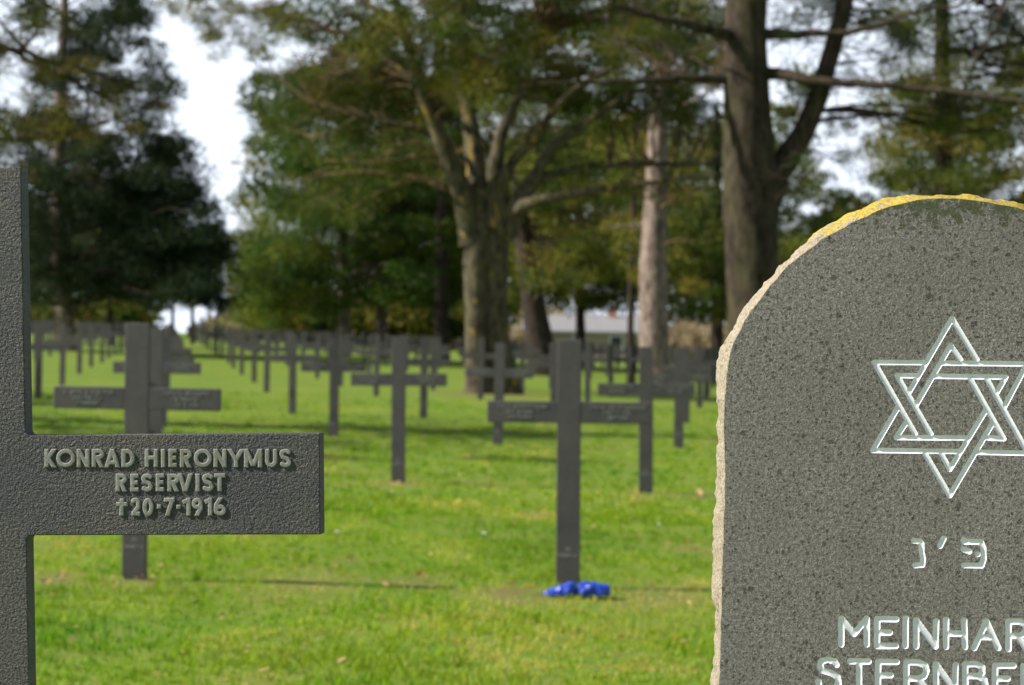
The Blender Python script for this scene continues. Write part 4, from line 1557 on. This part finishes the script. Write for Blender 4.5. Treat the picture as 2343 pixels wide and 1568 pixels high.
# near tree just outside the frame whose brown branches reach in from the left
build_tree('overhanging_tree', 'tree standing left of the view whose brown mossy branches reach in at the top left', (-330, 985), 27,
           [(-300, -900, 50), (-310, -200, 120), (-320, 300, 150), (-325, 800, 170), (-330, 990, 220)],
           [dict(poly=[(-60, 60), (110, 90), (400, 190), (380, 260), (260, 330), (120, 330), (-60, 330)], n=46, r=.17, per=60, L=.11, w=.016, dy=.8, tint=(.75, 1.0), side=6, tr=.55),
            dict(poly=[(-200, -160), (130, -160), (110, 60), (60, 140), (-100, 160)], n=40, r=.26, per=120, L=.12, w=.018, dy=1, tint=(.3, .9), side=4, tr=.6),
            dict(poly=[(-80, 250), (60, 260), (50, 330), (-60, 360)], n=8, r=.2, per=90, L=.12, w=.018, dy=1, tint=(.3, .8), side=3, tr=.6),
            dict(poly=[(-800, -600), (-100, -500), (-100, 0), (-700, 100)], n=60, r=.5, per=90, L=.14, w=.03, dy=2, tint=(.3, .8), side=1)],
           M_BARK_BIG, M_PINE, seed=17, twigmat=M_TWIG, limbs=[
               [(-300, 120, 60, -.5), (-100, 110, 26), (0, 105, 16), (120, 140, 12), (230, 170, 9), (330, 210, 5)],
               [(-310, 260, 50, .8), (-80, 300, 20), (60, 330, 11), (200, 290, 8), (330, 250, 5), (400, 200, 3)],
               [(-300, 20, 50, 0), (-60, 60, 20), (80, 150, 12), (180, 190, 9), (270, 240, 5)],
               [(-300, -100, 50, .6), (0, -60, 18), (180, 60, 9), (300, 75, 5)],
               [(40, 115, 10, .3), (100, 60, 7), (150, 20, 5), (210, -30, 4)],
               [(150, 165, 8, .2), (210, 220, 6), (190, 290, 4)]])

# greener pines behind, left of the forked tree
build_tree('green_pine', 'fresh green pine behind the lawn, left of the forked tree, drooping to the grass', (785, 800), 96,
           [(770, 60, 10), (775, 300, 16), (782, 560, 24), (785, 700, 28), (786, 802, 36)],
           [dict(poly=[(560, 540), (610, 490), (680, 440), (760, 400), (930, 420), (1060, 460), (1060, 690), (820, 690), (700, 720), (580, 700), (540, 640)], n=240, r=1.0, per=170, L=.34, w=.075, dy=3, tint=(.1, 1), tev=2, sq=.55),
            dict(poly=[(645, 235), (690, 160), (770, 120), (930, 140), (1040, 250), (1060, 450), (900, 430), (740, 410), (650, 440), (640, 330)], n=170, r=.95, per=170, L=.34, w=.075, dy=3, tint=(.0, .9), tev=2, sq=.55),
            dict(poly=[(540, 650), (620, 600), (640, 740), (545, 735)], n=18, r=.8, per=150, L=.34, w=.075, dy=2, tint=(.6, 1), tev=2, sq=.55)],
           M_BARK_PINK, M_PINE_GREEN, seed=18)
build_tree('background_pine', 'pine behind the lawn with a reddish trunk between the green pine and the forked tree', (876, 803), 98,
           [(880, 200, 10), (878, 450, 18), (874, 640, 24), (872, 740, 28), (876, 805, 38)],
           [dict(poly=[(860, 380), (1070, 380), (1070, 690), (860, 690)], n=90, r=.9, per=150, L=.34, w=.075, dy=3, tint=(.1, 1), tev=2, sq=.55)],
           M_BARK_PINK, M_PINE_GREEN, group='background pines', seed=19)

# olive-brown trees behind on the right
build_tree('background_pine', 'olive pine filling the gap between the forked tree and the pinkish pine', (1330, 812), 105,
           [(1330, 200, 10), (1328, 450, 14), (1326, 640, 18), (1330, 816, 26)],
           [dict(poly=[(1150, 300), (1660, 280), (1680, 690), (1500, 700), (1400, 712), (1180, 700)], n=300, r=.9, per=160, L=.34, w=.07, dy=3, tint=(.25, .95), tev=3, sq=.5)],
           M_BARK_DARK, M_PINE, group='background pines', seed=20)
build_tree('background_pine', 'olive green pine behind the right side above the headstone', (2160, 900), 75,
           [(2150, -300, 20), (2155, 100, 36), (2158, 500, 46), (2160, 900, 60)],
           [dict(poly=[(1985, 230), (2080, 150), (2400, 100), (2500, 300), (2500, 700), (1950, 700), (1990, 480), (1960, 430), (2000, 320)], n=250, r=.75, per=150, L=.26, w=.055, dy=3, tint=(.3, 1.0), tev=2, side=0, sq=.55),
            dict(poly=[(2000, -400), (2500, -400), (2600, 100), (2080, 160), (2010, 60)], n=110, r=.7, per=120, L=.26, w=.055, dy=3, tint=(.1, .8), tev=2, side=1)],
           M_BARK_BIG, M_PINE, group='background pines', seed=21)
build_tree('background_pine', 'pine behind the massive trunk, seen low between it and the headstone', (1640, 850), 92,
           [(1640, 250, 12), (1640, 500, 20), (1640, 850, 34)],
           [dict(poly=[(1560, 480), (1680, 420), (1800, 560), (1900, 480), (1990, 520), (1990, 720), (1570, 720)], n=120, r=.9, per=150, L=.32, w=.07, dy=3, tint=(.2, 1.0), tev=2, sq=.55)],
           M_BARK_DARK, M_PINE, group='background pines', seed=22)
build_tree('background_pine', 'dark background crown above the forked tree', (1010, 812), 92,
           [(1000, -300, 12), (1005, 200, 24), (1010, 600, 30), (1010, 815, 40)],
           [dict(poly=[(720, -300), (1700, -300), (1700, 400), (1050, 420), (760, 330), (700, 100)], n=270, r=.85, per=140, L=.34, w=.075, dy=3, tint=(.1, .85), tev=3, sq=.5)],
           M_BARK_DARK, M_PINE, group='background pines', seed=23)

# small trees far back on the left, under and beyond the conifer
for k, (u, v, d, w, lb) in enumerate(((252, 795, 105, 15, 'slim dark tree right of the reddish conifer trunk'), (395, 792, 130, 9, 'left one of two slim far trees against the bright gap under the dark conifer'),
                                      (440, 795, 130, 9, 'right one of two slim far trees against the bright gap under the dark conifer'), (20, 790, 110, 18, 'far tree behind the nearest cross post'),
                                      (560, 800, 120, 14, 'far tree standing at the right tip of the dark conifer'))):
    build_tree('slim_tree', lb, (u, v), d, [(u - 4, v - 260, w * .5), (u - 2, v - 150, w * .8), (u, v - 60, w), (u, v, w * 1.4)],
               [dict(poly=[(u - 70, v - 260), (u + 70, v - 260), (u + 60, v - 105), (u - 60, v - 95)], n=34, r=.9, per=120, L=.4, w=.09, dy=2.5, tint=(.2, 1), tev=2, sq=.5)],
               M_BARK_DARK, M_PINE, group='slim trees far back on the left', seed=30 + k)

# extra trees outside the frame: they shade the rows, close the side view; those behind the camera are added to block sky light
for k, (x, y, h) in enumerate(((-34, 62, 15), (-44, 95, 16), (36, 70, 15), (48, 105, 16), (-13, 22.5, 12), (-20, 34, 13), (-10, -22, 14), (3, -27, 15), (14, -19, 13), (-21, -33, 15), (20, 14, 13), (23, 33, 14))):
    z = zg1(x, y)
    d = y
    u = CX + F * x / d; vv = CY - F * (z - CAM_Z) / d
    build_tree('background_pine', '%s pine standing well outside the %s edge of the view' % ({62: 'third nearest', 95: 'farthest', 70: 'nearer', 105: 'farther', 22.5: 'nearest', 34: 'second nearest', -22: 'shorter', -27: 'tall middle', -19: 'low', -33: 'rearmost', 14: 'nearest', 33: 'second nearest'}[y], 'rear' if y < 0 else 'left' if x < 0 else 'right'), (u, vv), d,
               [(u, vv - F * h / d, 14), (u, vv - F * h * .5 / d, 34), (u, vv, 60)],
               [dict(poly=[(u, vv - F * h / d), (u - F * 5 / d, vv - F * 4 / d), (u + F * 5 / d, vv - F * 4 / d)], n=(28 if y == 22.5 else 90), r=1.0, per=90, L=.4, w=.1, dy=2.5, tint=(.1, .9), tev=3)],
               M_BARK_DARK, M_PINE, group='pines outside the view', seed=50 + k)

# far woodland: one mass behind everything
def woodland(name, u0, u1, d0, d1, ztop, n, per, mat, seed, tint, label, zlow=1.0, gaps=()):
    g = np.random.default_rng(seed)
    u = g.uniform(u0, u1, n)
    for a, b in gaps:
        u = u[(u < a) | (u > b)]
    n = len(u)
    d = g.uniform(d0, d1, n)
    x = (u - CX) / F * d
    z0 = zg(x, d)
    prof = ztop * (.75 + .25 * np.sin(x * .35 + seed) + .15 * np.sin(x * .9))
    z = z0 + zlow + g.random(n) ** .8 * prof
    C = np.stack([x, d, z], -1)
    V, T, t_ = needles(C, g.uniform(1.2, 2.5, n), g.uniform(tint[0], tint[1], n), per, .9, .24, g, squash=.6)
    me = np_mesh(name, V, T, tint=t_)
    return tag(link_mesh(name, me, mat), label, 'woodland', kind='stuff')


woodland('woodland', 560, 2500, 215, 250, 26, 900, 110, M_PINE, 61, (.1, .9), 'dark far woodland closing the view behind the trees', zlow=2.6)
woodland('woodland', -400, 320, 205, 240, 18, 330, 110, M_PINE_DARK, 62, (.1, 1), 'dark far woodland behind the left conifer', zlow=1.5)
woodland('scrub', 1190, 2000, 200, 215, 3.2, 200, 110, M_BROWN, 63, (0, .7), 'pale brown leafless scrub beyond the lawn at the foot of the woodland', zlow=.0)
woodland('scrub', 600, 1075, 190, 200, 5.2, 150, 110, M_PINE, 66, (.2, 1), 'olive scrub under the trees left of the forked tree', zlow=.3)
woodland('scrub', 480, 1060, 205, 225, 2.2, 120, 110, M_BROWN, 64, (0, 1), 'low brown and green scrub at the far left edge of the lawn', zlow=.0)
woodland('scrub', -200, 330, 195, 205, 3.0, 120, 110, M_PINE, 65, (0, 1), 'low dark scrub at the far left edge of the lawn behind the conifer', zlow=.0)


# ------------------------------------------------------------------ far houses
M_WALL = mat_plain('cream_render', (.60, .54, .46), .9, .12, 1.5)
M_WALLW = mat_plain('white_render', (.72, .74, .76), .9, .08, 1.5)
M_BRICK = mat_plain('red_brick', (.36, .17, .13), .9, .2, 3)
M_ROOF = mat_plain('red_tile_roof', (.34, .13, .085), .85, .25, 3)
M_ROOFG = mat_plain('grey_slate_roof', (.20, .20, .21), .8, .2, 3)
M_WALLB = mat_plain('beige_wall', (.27, .225, .17), .9, .3, 1.5)
M_ROOFP = mat_plain('pale_grey_roof', (.22, .22, .23), .8, .15, 3)
M_GLASS = mat_plain('dark_window_glass', (.03, .035, .045), .15, .1, 3, .6)


def house(u, v, d, wid, hgt, dep, wall, roof, label):
    p = at(u, v, d)
    z = zg1(p[0], p[1]) - .3
    root = empty('house', (p[0], p[1], z), -.12)
    tag(root, label, 'house')
    V = [(-wid / 2, 0, 0), (wid / 2, 0, 0), (wid / 2, dep, 0), (-wid / 2, dep, 0), (-wid / 2, 0, hgt), (wid / 2, 0, hgt), (wid / 2, dep, hgt), (-wid / 2, dep, hgt),
         (-wid / 2, dep / 2, hgt + dep * .38), (wid / 2, dep / 2, hgt + dep * .38)]
    link_mesh('wall', py_mesh('wall', V, [(0, 1, 5, 4), (1, 2, 6, 5), (2, 3, 7, 6), (3, 0, 4, 7), (4, 7, 8), (5, 9, 6)]), wall, root)
    e, rz = .35, hgt + dep * .38
    sl = .38 * 2 * e / 2
    V = []
    for (yy, zz) in ((-e, hgt - .76 * e), (dep / 2, rz), (dep + e, hgt - .76 * e)):
        for dz in (.03, .2):
            V += [(-wid / 2 - e, yy, zz + dz), (wid / 2 + e, yy, zz + dz)]
    Fc = [(2, 3, 7, 6), (6, 7, 11, 10), (0, 4, 5, 1), (4, 8, 9, 5), (0, 1, 3, 2), (8, 10, 11, 9), (0, 2, 6, 4), (4, 6, 10, 8), (1, 5, 7, 3), (5, 9, 11, 7)]
    r = link_mesh('roof', py_mesh('roof', V, Fc), roof, root)
    bm = bmesh.new(); box(bm, wid * .25, wid * .25 + .7, dep / 2 - .35, dep / 2 + .35, rz - .3, rz + 1.0)
    me = bpy.data.meshes.new('chimney'); bm.to_mesh(me); bm.free()
    link_mesh('chimney', me, M_BRICK, r)
    nwin = int(wid // 3)
    for k in range(nwin):
        x = -wid / 2 + (k + .5) * wid / nwin
        bm = bmesh.new(); box(bm, x - .6, x + .6, -.06, .02, 1.0, 2.3)
        me = bpy.data.meshes.new('window'); bm.to_mesh(me); bm.free()
        wdw = link_mesh('window', me, M_WALLW, root)
        bm = bmesh.new(); box(bm, x - .5, x + .5, -.075, -.062, 1.1, 2.2)
        me = bpy.data.meshes.new('pane'); bm.to_mesh(me); bm.free()
        link_mesh('pane', me, M_GLASS, wdw)
    return root


house(925, 801, 300, 8, 1.6, 4, M_BRICK, M_ROOF, 'low far red house with a red roof, glimpsed left of the forked tree')
house(560, 790, 225, 6, 2.3, 6, M_WALL, M_ROOFG, 'far cream house glimpsed under the right tip of the dark conifer')
house(1325, 815, 196, 10, 2.7, 3.2, M_WALLB, M_ROOFP, 'far pale house glimpsed between the leaning trunk and the pinkish pine')

tot = sum(len(o.data.polygons) for o in bpy.data.objects if o.type == 'MESH')
print('POLYS', tot, 'OBJS', len(bpy.data.objects))
